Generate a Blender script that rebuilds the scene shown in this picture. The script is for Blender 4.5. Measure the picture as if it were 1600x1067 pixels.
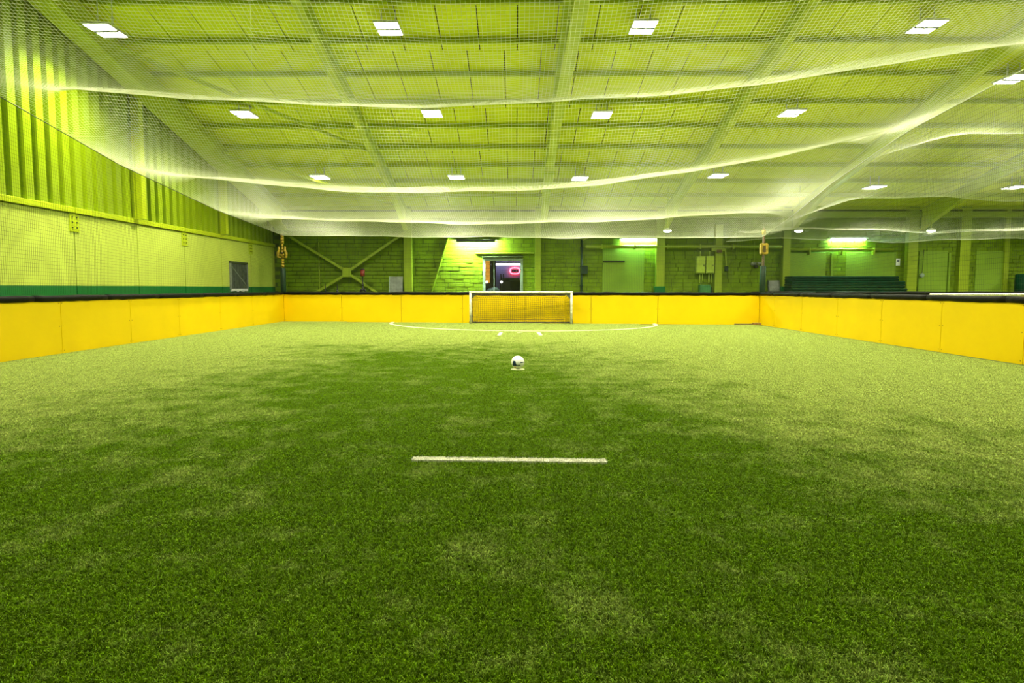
import bpy, bmesh, math, random
from mathutils import Vector, Matrix
random.seed(7)
for o in list(bpy.data.objects):
    bpy.data.objects.remove(o)
scene = bpy.context.scene
COL = scene.collection
PI = math.pi

# ------------------------------------------------------------------ camera, world, exposure
F, EYE = 1050.0, 1.31                     # focal length in pixels of the 1600 px frame, eye height
PITCH = math.atan(83.5 / F)
YAW = math.atan(5.0 / F)
cam_d = bpy.data.cameras.new('camera')
cam_d.sensor_width = 36.0
cam_d.lens = 36.0 * F / 1600.0
cam_d.clip_start = 0.05
cam_d.clip_end = 200
cam = bpy.data.objects.new('camera', cam_d)
cam.location = (0, 0, EYE)
cam.rotation_euler = (PI / 2 - PITCH, 0, YAW)
COL.objects.link(cam)
scene.camera = cam

world = bpy.data.worlds.new('world')
scene.world = world
world.use_nodes = True
world.node_tree.nodes['Background'].inputs[0].default_value = (0.5, 0.55, 0.6, 1)
world.node_tree.nodes['Background'].inputs[1].default_value = 0.05
LAMP = 9.0           # visible brightness of the lamp panels
LAMP_W = 190.0       # light of each roof lamp, thrown down in a wide cone
TUBE = 190.0          # emission of the wall tubes
scene.view_settings.view_transform = 'Standard'
scene.view_settings.look = 'None'
scene.view_settings.gamma = 1.0
scene.view_settings.use_curve_mapping = False
scene.view_settings.exposure = 0.95
scene.cycles.max_bounces = 6
scene.cycles.diffuse_bounces = 4
scene.cycles.sample_clamp_indirect = 6.0
scene.cycles.caustics_reflective = False
scene.cycles.caustics_refractive = False

RM = Matrix.Rotation(YAW, 3, 'Z') @ Matrix.Rotation(PI / 2 - PITCH, 3, 'X')


def at(px, py, Y):
    """point at depth Y (metres down the hall) seen at a position of the photograph"""
    d = RM @ Vector(((px - 800) / F, -(py - 533.5) / F, -1))
    t = Y / d.y
    return Vector((d.x * t, Y, EYE + d.z * t))


def at_x(px, py, X):
    d = RM @ Vector(((px - 800) / F, -(py - 533.5) / F, -1))
    t = X / d.x
    return Vector((X, d.y * t, EYE + d.z * t))


# ------------------------------------------------------------------ mesh helpers
class MB:
    def __init__(self):
        self.v, self.f, self.mi = [], [], []

    def add(self, vs, fs, m=0):
        n = len(self.v)
        self.v += [tuple(p) for p in vs]
        self.f += [tuple(i + n for i in q) for q in fs]
        self.mi += [m] * len(fs)
        return self

    def box(self, x0, x1, y0, y1, z0, z1, m=0, bev=0.0):
        if bev:
            b = bev
            vs = []
            for z, ins in ((z0, b), (z0 + b, 0), (z1 - b, 0), (z1, b)):
                vs += [(x0 + ins, y0 + ins, z), (x1 - ins, y0 + ins, z), (x1 - ins, y1 - ins, z), (x0 + ins, y1 - ins, z)]
            fs = [(3, 2, 1, 0), (12, 13, 14, 15)]
            for k in range(3):
                for i in range(4):
                    j = (i + 1) % 4
                    fs.append((k * 4 + i, k * 4 + j, k * 4 + 4 + j, k * 4 + 4 + i))
            return self.add(vs, fs, m)
        vs = [(x, y, z) for z in (z0, z1) for x, y in ((x0, y0), (x1, y0), (x1, y1), (x0, y1))]
        return self.add(vs, [(3, 2, 1, 0), (4, 5, 6, 7), (0, 1, 5, 4), (1, 2, 6, 5), (2, 3, 7, 6), (3, 0, 4, 7)], m)

    def bar(self, a, b, w, h, up=(0, 0, 1), m=0):
        """rectangular bar from a to b, w across, h along up"""
        a, b = Vector(a), Vector(b)
        d = (b - a).normalized()
        s = d.cross(Vector(up)).normalized() * w / 2
        u = s.cross(d).normalized() * h / 2
        vs = [p + q for p in (a, b) for q in (-s - u, s - u, s + u, -s + u)]
        return self.add(vs, [(3, 2, 1, 0), (4, 5, 6, 7), (0, 1, 5, 4), (1, 2, 6, 5), (2, 3, 7, 6), (3, 0, 4, 7)], m)

    def tube(self, pts, r, n=8, m=0, caps=True, closed=False):
        pts = [Vector(p) for p in pts]
        N = len(pts)
        vs, fs = [], []
        ref = None
        for i, p in enumerate(pts):
            if closed:
                d = pts[(i + 1) % N] - pts[i - 1]
            else:
                d = pts[min(i + 1, N - 1)] - pts[max(i - 1, 0)]
            d.normalize()
            if ref is None:
                ref = Vector((0, 0, 1)) if abs(d.z) < .9 else Vector((1, 0, 0))
            s = d.cross(ref).normalized()
            u = s.cross(d).normalized()
            ref = u
            rr = r[i] if isinstance(r, (list, tuple)) else r
            for k in range(n):
                a = 2 * PI * k / n
                vs.append(p + s * math.cos(a) * rr + u * math.sin(a) * rr)
        for i in range(N if closed else N - 1):
            j = (i + 1) % N
            for k in range(n):
                l = (k + 1) % n
                fs.append((i * n + k, i * n + l, j * n + l, j * n + k))
        if caps and not closed:
            fs.append(tuple(range(n - 1, -1, -1)))
            fs.append(tuple((N - 1) * n + k for k in range(n)))
        return self.add(vs, fs, m)

    def lathe(self, prof, c=(0, 0, 0), n=20, m=0):
        vs, fs = [], []
        for r, z in prof:
            for k in range(n):
                a = 2 * PI * k / n
                vs.append((c[0] + r * math.cos(a), c[1] + r * math.sin(a), c[2] + z))
        for i in range(len(prof) - 1):
            for k in range(n):
                l = (k + 1) % n
                fs.append((i * n + k, i * n + l, (i + 1) * n + l, (i + 1) * n + k))
        fs.append(tuple(range(n - 1, -1, -1)))
        fs.append(tuple((len(prof) - 1) * n + k for k in range(n)))
        return self.add(vs, fs, m)

    def prism(self, poly, a, b, m=0):
        """polygon of (u, v) pairs extruded from frame a to frame b; each frame = function (u,v)->point"""
        n = len(poly)
        vs = [a(*p) for p in poly] + [b(*p) for p in poly]
        fs = [tuple(range(n - 1, -1, -1)), tuple(range(n, 2 * n))]
        for i in range(n):
            j = (i + 1) % n
            fs.append((i, j, n + j, n + i))
        return self.add(vs, fs, m)

    def mesh(self, name, mats, smooth=False, weld=False):
        me = bpy.data.meshes.new(name)
        me.from_pydata(self.v, [], self.f)
        mats = mats if isinstance(mats, (list, tuple)) else [mats]
        for q in mats:
            me.materials.append(q)
        if len(mats) > 1:
            me.polygons.foreach_set('material_index', self.mi)
        if smooth:
            me.polygons.foreach_set('use_smooth', [True] * len(me.polygons))
        me.update()
        if weld:
            bm = bmesh.new()
            bm.from_mesh(me)
            bmesh.ops.remove_doubles(bm, verts=bm.verts, dist=1e-5)
            bm.to_mesh(me)
            bm.free()
        return me

    def build(self, name, mats, parent=None, smooth=False, loc=None, weld=False):
        return link(name, self.mesh(name, mats, smooth, weld), parent, loc)


def link(name, me, parent=None, loc=None):
    o = bpy.data.objects.new(name, me)
    COL.objects.link(o)
    if parent is not None:
        o.parent = parent
        if loc is not None:
            o.location = loc
    elif loc is not None:
        o.location = loc
    return o


def child(name, mb, mats, parent, smooth=False):
    """build a part whose vertices are given in world space under a parent standing at its own place"""
    inv = parent.location
    rz = parent.rotation_euler.z
    R = Matrix.Rotation(-rz, 3, 'Z')
    top = parent
    off = Vector(inv)
    # parents of parts are themselves un-rotated children with identity transforms
    if parent.parent is not None:
        off = Vector(parent.parent.location)
        R = Matrix.Rotation(-parent.parent.rotation_euler.z, 3, 'Z')
    mb.v = [tuple(R @ (Vector(p) - off)) for p in mb.v]
    return mb.build(name, mats, parent, smooth)


def tag(o, label=None, cat=None, group=None, kind=None):
    if label: o['label'] = label
    if cat: o['category'] = cat
    if group: o['group'] = group
    if kind: o['kind'] = kind
    return o


def thing(name, loc, label, cat, group=None, rz=0.0, kind=None):
    o = bpy.data.objects.new(name, None)
    o.empty_display_size = .1
    COL.objects.link(o)
    o.location = loc
    o.rotation_euler = (0, 0, rz)
    return tag(o, label, cat, group, kind)


def copy_tree(o, parent=None):
    c = o.copy()
    COL.objects.link(c)
    c.parent = parent
    for ch in o.children:
        copy_tree(ch, c)
    return c


# ------------------------------------------------------------------ materials
def mat(name, col, rough=.5, var=.12, scale=3.0, bump=0.0, bscale=40.0, spec=.5, metal=0.0, emit=None, es=0.0, stretch=(1, 1, 1), grime=None):
    m = bpy.data.materials.new(name)
    m.use_nodes = True
    nt = m.node_tree
    b = nt.nodes['Principled BSDF']
    b.inputs['Roughness'].default_value = rough
    b.inputs['Specular IOR Level'].default_value = spec
    b.inputs['Metallic'].default_value = metal
    geo = nt.nodes.new('ShaderNodeNewGeometry')
    mp = nt.nodes.new('ShaderNodeMapping')
    mp.inputs['Scale'].default_value = stretch
    nt.links.new(geo.outputs['Position'], mp.inputs['Vector'])
    if var > 0:
        n = nt.nodes.new('ShaderNodeTexNoise')
        n.inputs['Scale'].default_value = scale
        n.inputs['Detail'].default_value = 5
        nt.links.new(mp.outputs[0], n.inputs['Vector'])
        r = nt.nodes.new('ShaderNodeValToRGB')
        r.color_ramp.elements[0].position = .3
        r.color_ramp.elements[1].position = .7
        g = grime or [c * (1 - 2 * var) for c in col]
        r.color_ramp.elements[0].color = (*g, 1)
        r.color_ramp.elements[1].color = (*[min(1, c * (1 + var * .4)) for c in col], 1)
        nt.links.new(n.outputs['Fac'], r.inputs['Fac'])
        nt.links.new(r.outputs[0], b.inputs['Base Color'])
    else:
        b.inputs['Base Color'].default_value = (*col, 1)
    if bump > 0:
        n2 = nt.nodes.new('ShaderNodeTexNoise')
        n2.inputs['Scale'].default_value = bscale
        n2.inputs['Detail'].default_value = 3
        nt.links.new(mp.outputs[0], n2.inputs['Vector'])
        bp = nt.nodes.new('ShaderNodeBump')
        bp.inputs['Strength'].default_value = bump
        bp.inputs['Distance'].default_value = .01
        nt.links.new(n2.outputs['Fac'], bp.inputs['Height'])
        nt.links.new(bp.outputs[0], b.inputs['Normal'])
    if emit:
        b.inputs['Emission Color'].default_value = (*emit, 1)
        b.inputs['Emission Strength'].default_value = es
    return m


M = {}
M['lime_roof'] = mat('lime_roof_sheet', (.66, .74, .004), .55, .07, 1.2, spec=.2)
M['lime_steel'] = mat('lime_steel', (.44, .54, .008), .4, .05, 2, spec=.3)
M['lime_clad'] = mat('lime_cladding', (.26, .37, .003), .30, .08, 1.2, stretch=(1, 1, .3))
M['lime_brick'] = mat('lime_painted_brick', (.165, .27, .006), .6, .16, 2.2, bump=.5, bscale=30, spec=.2)
M['mortar'] = mat('painted_mortar', (.06, .10, .003), .7, .15, 5)
M['gap'] = mat('dark_gap', (.03, .045, .01), .9, 0)
M['lime_block'] = mat('lime_blockwork', (.50, .59, .085), .42, .05, 1.5)
M['lime_door'] = mat('lime_door_panel', (.20, .33, .03), .5, .06, 1.5, spec=.25)
M['lime_post'] = mat('lime_column_paint', (.26, .36, .012), .45, .06, 2)
M['dado'] = mat('green_dado', (.0, .135, .022), .4, .08, 2)
M['yellow'] = mat('yellow_board', (.84, .575, .0), .5, .03, 1.2, spec=.2)
M['yellow_edge'] = mat('yellow_board_seam', (.30, .17, .0), .7, 0)
M['foam'] = mat('black_foam', (.005, .005, .004), .6, .2, 9, bump=.4, bscale=25, spec=.12)
M['white_paint'] = mat('white_goal_paint', (.82, .82, .72), .35, .12, 9, grime=(.45, .42, .30))
M['white_line'] = mat('white_line_fibre', (.85, .84, .72), .6, .1, 30)
M['net_white'] = mat('white_net_cord', (.80, .82, .66), .5, 0, spec=.3)
nt_ = M['net_white'].node_tree
trn = nt_.nodes.new('ShaderNodeBsdfTranslucent')
trn.inputs['Color'].default_value = (.9, .92, .72, 1)
mxn = nt_.nodes.new('ShaderNodeMixShader')
mxn.inputs[0].default_value = .3
nt_.links.new(nt_.nodes['Principled BSDF'].outputs[0], mxn.inputs[1])
nt_.links.new(trn.outputs[0], mxn.inputs[2])
nt_.links.new(mxn.outputs[0], nt_.nodes['Material Output'].inputs['Surface'])
M['net_black'] = mat('black_net_cord', (.012, .02, .010), .6, 0)
M['net_goal'] = mat('dark_goal_cord', (.03, .022, .008), .7, 0)
M['rope'] = mat('pale_rope', (.75, .78, .6), .6, 0)
M['cable'] = mat('dark_cable', (.02, .03, .01), .5, 0)
M['pad_green'] = mat('dark_green_pad', (.004, .035, .012), .5, .2, 8)
M['tape'] = mat('yellow_tape', (.62, .42, .03), .5, .3, 12)
M['tape_dark'] = mat('dark_tape', (.10, .06, .01), .6, 0)
M['rust'] = mat('rusty_pole', (.16, .10, .03), .6, .3, 14)
M['grey'] = mat('grey_panel', (.22, .24, .22), .6, .2, 5)
M['grey_dark'] = mat('dark_grey_hatch', (.07, .085, .07), .6, .35, 9)
M['frame'] = mat('grey_green_frame', (.24, .33, .27), .45, .1, 5)
M['black'] = mat('black_plastic', (.012, .012, .014), .4, .2, 10)
M['red'] = mat('dark_red_cover', (.22, .02, .012), .5, .2, 9)
M['box_green'] = mat('green_metal_box', (.05, .22, .06), .45, .1, 4)
M['cab'] = mat('lime_cabinet', (.38, .52, .05), .45, .1, 4)
M['mat_green'] = mat('dark_green_mat', (.002, .038, .015), .7, .25, 4, spec=.1)
M['lamp_body'] = mat('lamp_body', (.55, .58, .5), .4, .1, 8)
M['lamp_dark'] = mat('dark_lamp_housing', (.02, .03, .02), .5, 0)
M['lamp'] = mat('lamp_panel', (.9, .9, .9), .4, 0, emit=(1, 1, .95), es=LAMP)
M['tube'] = mat('lamp_tube', (.9, .9, .9), .4, 0, emit=(.55, 1, .72), es=TUBE)
M['wood'] = mat('raw_wood', (.38, .22, .06), .7, .3, 20)
M['ball'] = mat('ball_white', (.86, .86, .84), .3, .04, 20)
M['navy'] = mat('ball_navy', (.012, .03, .10), .35, .1, 30)
M['orange'] = mat('ball_orange', (.8, .38, .05), .4, .1, 30)
M['disc'] = mat('pale_marker', (.55, .60, .32), .5, .1, 20)
M['poster'] = mat('white_notice', (.75, .78, .78), .5, .1, 30)


# turf: sheen of the pile and wear painted in, pale to sides and far end
def turf_material(name, base=False):
    m = bpy.data.materials.new(name)
    m.use_nodes = True
    nt = m.node_tree
    N, L = nt.nodes, nt.links
    b = N['Principled BSDF']
    b.inputs['Roughness'].default_value = .5 if not base else .9
    b.inputs['Specular IOR Level'].default_value = .08 if not base else .05
    geo = N.new('ShaderNodeNewGeometry')
    sep = N.new('ShaderNodeSeparateXYZ')
    L.new(geo.outputs['Position'], sep.inputs[0])

    def math_(op, a, b_=None, c=None, clamp=False):
        q = N.new('ShaderNodeMath')
        q.operation = op
        q.use_clamp = clamp
        for i, s in enumerate((a, b_, c)):
            if s is None: continue
            if isinstance(s, (int, float)): q.inputs[i].default_value = s
            else: L.new(s, q.inputs[i])
        return q.outputs[0]

    def noise(scale, detail, st=(1, 1, 1), rough=.5):
        mp = N.new('ShaderNodeMapping')
        mp.inputs['Scale'].default_value = st
        L.new(geo.outputs['Position'], mp.inputs[0])
        q = N.new('ShaderNodeTexNoise')
        q.inputs['Scale'].default_value = scale
        q.inputs['Detail'].default_value = detail
        q.inputs['Roughness'].default_value = rough
        L.new(mp.outputs[0], q.inputs['Vector'])
        return q.outputs['Fac']
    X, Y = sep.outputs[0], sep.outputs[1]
    # half width of the dark strip narrows down the hall: 3.2 m near the camera, 1.6 m at 14 m
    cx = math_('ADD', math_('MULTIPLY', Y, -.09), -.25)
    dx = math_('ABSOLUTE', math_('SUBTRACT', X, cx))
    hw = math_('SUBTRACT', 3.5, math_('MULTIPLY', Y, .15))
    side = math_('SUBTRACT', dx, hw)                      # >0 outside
    far = math_('MULTIPLY', math_('SUBTRACT', Y, 13.5), .45)  # far pile paler: grazing sheen put into the colour
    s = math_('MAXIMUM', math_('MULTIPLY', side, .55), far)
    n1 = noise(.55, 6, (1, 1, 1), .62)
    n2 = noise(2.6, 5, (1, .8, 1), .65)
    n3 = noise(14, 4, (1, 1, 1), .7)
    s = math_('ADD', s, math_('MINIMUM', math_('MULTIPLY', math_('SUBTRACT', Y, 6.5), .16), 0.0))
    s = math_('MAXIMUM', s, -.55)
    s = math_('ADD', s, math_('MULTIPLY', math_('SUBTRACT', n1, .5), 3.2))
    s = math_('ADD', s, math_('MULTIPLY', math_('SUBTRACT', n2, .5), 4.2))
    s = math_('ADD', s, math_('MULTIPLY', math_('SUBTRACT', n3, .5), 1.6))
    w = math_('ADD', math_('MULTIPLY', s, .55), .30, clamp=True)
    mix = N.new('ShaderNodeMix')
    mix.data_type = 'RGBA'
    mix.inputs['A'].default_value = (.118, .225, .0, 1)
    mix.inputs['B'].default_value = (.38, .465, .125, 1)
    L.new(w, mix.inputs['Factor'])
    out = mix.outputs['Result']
    if base:
        k = N.new('ShaderNodeMix')
        k.data_type = 'RGBA'
        k.blend_type = 'MULTIPLY'
        k.inputs['Factor'].default_value = 1
        L.new(out, k.inputs['A'])
        k.inputs['B'].default_value = (.42, .42, .40, 1)
        out = k.outputs['Result']
    else:
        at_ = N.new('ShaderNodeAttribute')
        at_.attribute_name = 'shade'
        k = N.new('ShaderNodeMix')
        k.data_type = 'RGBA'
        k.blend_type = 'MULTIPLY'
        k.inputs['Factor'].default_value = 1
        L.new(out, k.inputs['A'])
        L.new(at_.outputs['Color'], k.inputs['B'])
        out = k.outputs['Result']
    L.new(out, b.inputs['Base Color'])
    return m


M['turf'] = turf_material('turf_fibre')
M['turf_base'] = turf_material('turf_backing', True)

# ------------------------------------------------------------------ the hall
XL, XR, YB, YF = -10.4, 28.3, 29.2, -11.0
RY, SL = 9.0, .225
Z_EAVE_REF = 10.0 + EYE


def roof(y):
    return Z_EAVE_REF - SL * (y if y >= RY else 2 * RY - y)


def i_section(w, h, t, tw=.024):
    a, b = w / 2, tw / 2
    return [(-a, 0), (a, 0), (a, t), (b, t), (b, h - t), (a, h - t), (a, h), (-a, h), (-a, h - t), (-b, h - t), (-b, t), (-a, t)]


FRAMES = [-10.05, -4.67, .97, 6.38, 11.8, 17.25, 22.7, 28.0]

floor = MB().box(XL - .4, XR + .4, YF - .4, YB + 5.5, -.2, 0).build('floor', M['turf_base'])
tag(floor, 'green artificial turf floor of the hall', kind='structure')

# ---- left wall: block panels with green band below, ribbed sheet cladding above
wl = thing('wall_left', (0, 0, 0), 'lime green left wall, blockwork below and ribbed cladding above', None, kind='structure')
MB().box(XL - .5, XL - .25, YF, YB + .3, 0, 9.6).build('wall_core', M['gap'], wl)
WTOP = 3.05
joints = [YB - 2.65 * k for k in range(0, 16)][::-1]
for a, b in zip(joints[:-1], joints[1:]):
    p = MB().box(XL - .25, XL, a + .018, b - .018, 1.36, WTOP, bev=.008).build('wall_panel', M['lime_block'], wl)
    MB().box(XL - .25, XL, a + .018, b - .018, 0, 1.36, bev=.004).build('painted_band', M['dado'], p)
for a in range(0, 15, 2):
    y0 = joints[a]
    y1 = joints[min(a + 2, len(joints) - 1)]
    MB().box(XL - .25, XL + .05, y0 + .02, y1 - .02, WTOP + .015, WTOP + .15, bev=.01).build('sill_rail', M['lime_steel'], wl)
    # splice plate with bolts
    pl = MB().box(XL, XL + .02, y0 - .17, y0 + .17, WTOP - .42, WTOP, bev=.004).build('splice_plate', M['lime_steel'], wl)
    bm = MB()
    for dy in (-.08, .08):
        for dz in (.08, .2, .32):
            bm.box(XL + .02, XL + .035, y0 + dy - .016, y0 + dy + .016, WTOP - dz - .016, WTOP - dz + .016)
    tag(bm.build('bolts', M['gap'], pl), kind='stuff')
# cladding: one trapezoid rib per .41 m, sheets of three ribs
RIB = .41
y = YB
sheets = 0
while y > YF + .1:
    n = 3
    mb = MB()
    for k in range(n):
        b = y - k * RIB
        a = b - RIB
        prof = [(b, -.20), (b - .13, -.20), (b - .155, 0), (a + .025, 0), (a, -.20)]
        for (ya, da), (yb, db) in zip(prof[:-1], prof[1:]):
            za, zb = roof(ya) - .05, roof(yb) - .05
            mb.add([(XL + da, ya, WTOP + .15), (XL + db, yb, WTOP + .15), (XL + db, yb, zb), (XL + da, ya, za)], [(0, 1, 2, 3)])
    mb.build('cladding_sheet', M['lime_clad'], wl, weld=True)
    sheets += 1
    y -= n * RIB
for k, yy in enumerate([joints[i] for i in range(1, len(joints), 2)]):
    # wall columns of the gable (I section)
    if yy > YB - .5: continue
    zt = roof(yy) - .3
    sec = i_section(.20, .22, .025)
    MB().prism(sec, lambda u, v: (XL + .02 + v, yy + u, WTOP + .15), lambda u, v: (XL + .02 + v, yy + u, zt)).build('column', M['lime_steel'], wl)

# ---- other walls
wr = MB().box(XR, XR + .3, YF, YB + .3, 0, 9.6).build('wall_right', M['lime_block'])
tag(wr, 'lime painted far right wall of the hall', kind='structure')
wf = MB().box(XL - .5, XR + .3, YF - .3, YF, 0, 9.6).build('wall_front', M['lime_block'])
tag(wf, 'lime painted wall behind the camera', kind='structure')

# ---- back wall of painted blocks with a window opening
OX0, OX1, OZ0, OZ1 = -1.40, .33, .85, 2.62
wb = thing('wall_back', (0, 0, 0), 'lime painted block wall at the far end of the hall', None, kind='structure')
for q in ((XL - .5, OX0, 0, 5.2), (OX1, XR + .3, 0, 5.2), (OX0, OX1, 0, OZ0), (OX0, OX1, OZ1, 5.2)):
    MB().box(q[0], q[1], YB, YB + .3, q[2], q[3]).build('wall_core', M['mortar'], wb)
brick_mesh = []
for L_ in (.30, .40, .48, .60):
    brick_mesh.append((L_, MB().box(-L_ / 2 + .008, L_ / 2 - .008, -.03, .03, -.077, .077, bev=.012).mesh('brick', M['lime_brick'])))
rest = MB()
nb = 0
rb = random.Random(3)
CH = .17
for c in range(0, 29):
    zc = CH * (c + .5)
    if zc > roof(YB) - .1: break
    x = XL + (0.0 if c % 2 else -.2)
    while x < XR:
        k = rb.choice((0, 1, 1, 2, 2, 3))
        L_, me = brick_mesh[k]
        xc = x + L_ / 2
        x += L_
        if xc - L_ / 2 < XL or xc + L_ / 2 > XR: continue
        jy = rb.uniform(-.018, .006)
        if xc + L_ / 2 > OX0 and xc - L_ / 2 < OX1 and OZ0 - .085 < zc < OZ1 + .085:
            # bricks are cut at the window reveal
            for u0, u1 in ((xc - L_ / 2 + .008, OX0 - .004), (OX1 + .004, xc + L_ / 2 - .008)):
                if u1 - u0 > .03:
                    rest.box(u0, u1, YB - .03 + jy, YB + .03, zc - .077, zc + .077)
            continue
        if nb < 298 and .95 < zc < 3.75 and (-10.2 < xc < -4.9 or -4.4 < xc < -1.9):
            o = link('brick', me, wb, (xc, YB + jy, zc))
            o.rotation_euler = (rb.uniform(-.015, .015), rb.uniform(-.006, .006), rb.uniform(-.012, .012))
            nb += 1
        else:
            rest.box(xc - L_ / 2 + .008, xc + L_ / 2 - .008, YB - .03 + jy, YB + .03, zc - .077, zc + .077)
tag(rest.build('brick_courses', M['lime_brick'], wb), kind='stuff')


def wall_box(name, px0, px1, py0, py1, d, m, parent=None, y=YB, gap=.035, bev=.01):
    """a box fixed on the back wall seen between the given picture bounds, d thick"""
    yf = y - gap - d
    a, b = at(px0, py0, yf), at(px1, py1, yf)
    return MB().box(a.x, b.x, yf, yf + d, min(a.z, b.z), max(a.z, b.z), bev=bev)


def column(px0, px1, zt=4.75, d=.28, base=True, m='lime_post'):
    a, b = at(px0, 400, YB - d - .03), at(px1, 400, YB - d - .03)
    c = MB().box(a.x, b.x, YB - d - .03, YB - .03, 0, zt, bev=.012).build('column', M[m], wb)
    if base:
        MB().box(a.x - .05, b.x + .03, YB - d - .08, YB - .03, 0, 1.38, bev=.01).build('column_base', M['dado'], c)


column(631, 643, base=False)
column(836, 845, base=False)
column(1026, 1039)
column(1118, 1129, zt=4.0, base=False)
column(1224, 1235)
column(1419, 1434, base=False)
column(1500, 1516, base=False)
column(1570, 1577, d=.12, base=False)
# raking fin left of window, added to cast a slanted shade edge; lintel ledge
f0, f1 = at(703, 374, YB - .2), at(671, 455, YB - .2)
MB().bar((f0.x, YB - .10, f0.z + .3), (f1.x, YB - .10, f1.z - .3), .22, .04, up=(1, 0, 0)).build('shade_fin', M['lime_brick'], wb)
l0, l1 = at(743, 394, YB - .1), at(834, 396.5, YB - .1)
MB().box(l0.x, l1.x, YB - .13, YB - .02, l1.z, l0.z, bev=.008).build('lintel', M['lime_post'], wb)
# recessed sliding door leaf right of the middle, plain door panels further right
for (x0, x1, y0) in ((942, 1005, 384), (1437, 1476, 392), (1526, 1571, 392), (1235, 1287, 394), (1323, 1396, 394)):
    a, b = at(x0, y0, YB - .07), at(x1, 500, YB - .07)
    MB().box(a.x, b.x, YB - .07, YB - .02, 0, a.z, bev=.01).build('flush_panel', M['lime_door'], wb)
a, b = at(942, 407, YB - .1), at(976, 409.5, YB - .1)
MB().box(a.x, b.x, YB - .12, YB - .06, b.z, a.z, bev=.006).build('slot_rail', M['gap'], wb)
for px in (1300, 1484):
    a = at(px, 395, YB - .1)
    MB().box(a.x - .04, a.x + .04, YB - .14, YB - .03, 0, a.z, bev=.01).build('pilaster', M['lime_door'], wb)

# ---- window with the lounge behind it
win = thing('window_1', (0, 0, 0), 'window in grey green frame looking into a lounge with a neon sign', None, kind='structure')
t = .11
for q in ((OX0, OX0 + t, OZ0, OZ1), (OX1 - t, OX1, OZ0, OZ1), (OX0 + t, OX1 - t, OZ1 - .15, OZ1), (OX0 + t, OX1 - t, OZ0, OZ0 + t)):
    MB().box(q[0], q[1], YB - .06, YB + .12, q[2], q[3], bev=.01).build('frame_rail', M['frame'], win)
MB().box(OX0 - .03, OX1 + .03, YB - .16, YB + .0, OZ1, OZ1 + .05, bev=.008).build('drip_cap', M['gap'], win)
ml = at(772, 430, YB)
MB().box(ml.x - .012, ml.x + .012, YB + .0, YB + .05, OZ0 + t, OZ1 - .15).build('mullion', M['frame'], win)
gl = bpy.data.materials.new('window_glass')
gl.use_nodes = True
nt = gl.node_tree
tr = nt.nodes.new('ShaderNodeBsdfTransparent')
gs = nt.nodes.new('ShaderNodeBsdfGlossy')
gs.inputs['Roughness'].default_value = .03
mx = nt.nodes.new('ShaderNodeMixShader')
mx.inputs[0].default_value = .05
nt.links.new(tr.outputs[0], mx.inputs[1])
nt.links.new(gs.outputs[0], mx.inputs[2])
nt.links.new(mx.outputs[0], nt.nodes['Material Output'].inputs['Surface'])
for (a, b) in ((OX0 + t, ml.x - .012), (ml.x + .012, OX1 - t)):
    MB().box(a, b, YB + .02, YB + .03, OZ0 + t, OZ1 - .15).build('pane', gl, win)
# lounge shell
LB = YB + 4.0
M['lounge'] = mat('lounge_wall', (.38, .38, .52), .6, .08, 3)
M['lounge_dark'] = mat('lounge_dark', (.035, .032, .03), .6, .2, 3)
for q, sd, lab in (((-3.6, 3.6, LB, LB + .15), 'back', 'greyish purple back wall of the lounge behind the window'),
                   ((-3.75, -3.6, YB + .3, LB), 'left', 'left side wall of the lounge behind the window'),
                   ((3.6, 3.75, YB + .3, LB), 'right', 'right side wall of the lounge behind the window')):
    o = MB().box(*q, 0, 3.2).build('wall_lounge_' + sd, M['lounge'])
    tag(o, lab, kind='structure')
o = MB().box(-3.75, 3.75, YB + .3, LB + .15, 2.85, 3.0).build('ceiling_lounge', M['lounge_dark'])
tag(o, 'dark lounge ceiling behind the window', kind='structure')
o = MB().box(-3.6, 3.6, YB + .31, LB, .0, .02).build('floor_lounge', M['lounge_dark'])
tag(o, 'dark lounge floor behind the window', kind='structure')
M['lav'] = mat('lavender_strip', (.7, .7, .9), .4, 0, emit=(.62, .62, 1), es=3.0)
M['amber'] = mat('amber_panel', (.5, .28, .05), .4, .3, 9, emit=(1, .45, .05), es=.35)
M['neon'] = mat('red_neon', (.9, .2, .2), .4, 0, emit=(1, .06, .09), es=9.0)
M['neon_white'] = mat('neon_sign_plate', (.25, .22, .27), .4, .2, 20)
M['globe'] = mat('globe_lamp', (.9, .9, .9), .4, 0, emit=(1, .95, .9), es=1.3)
M['mint'] = mat('pale_mint', (.28, .42, .38), .5, .1, 5)
M['blue'] = mat('pale_blue', (.30, .48, .60), .5, .2, 9)
# neon sign
s = at(804.5, 423, LB - .06)
ns = thing('neon_sign', (s.x, LB - .06, s.z), 'oval red neon sign glowing on the lounge wall', 'sign')
pts = []
for k in range(40):
    a = 2 * PI * k / 40
    ca, sa = math.cos(a), math.sin(a)
    pts.append((.235 * math.copysign(abs(ca) ** .7, ca), 0, .145 * math.copysign(abs(sa) ** .8, sa)))
MB().tube(pts, .022, 8, closed=True).build('neon_tube', M['neon'], ns, True)
MB().box(-.17, .17, .015, .045, -.08, .08, bev=.01).build('plate', M['neon_white'], ns)
lt = MB()
for k, w in enumerate((.05, .07, .04, .08)):
    x0 = -.14 + k * .075
    lt.box(x0, x0 + w * .75, .0, .016, -.045, .05)
tag(lt.build('plate_mark', M['black'], ns), kind='stuff')
MB().bar((-.1, .05, 0), (.1, .05, 0), .02, .05).build('wall_mount', M['black'], ns)
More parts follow.
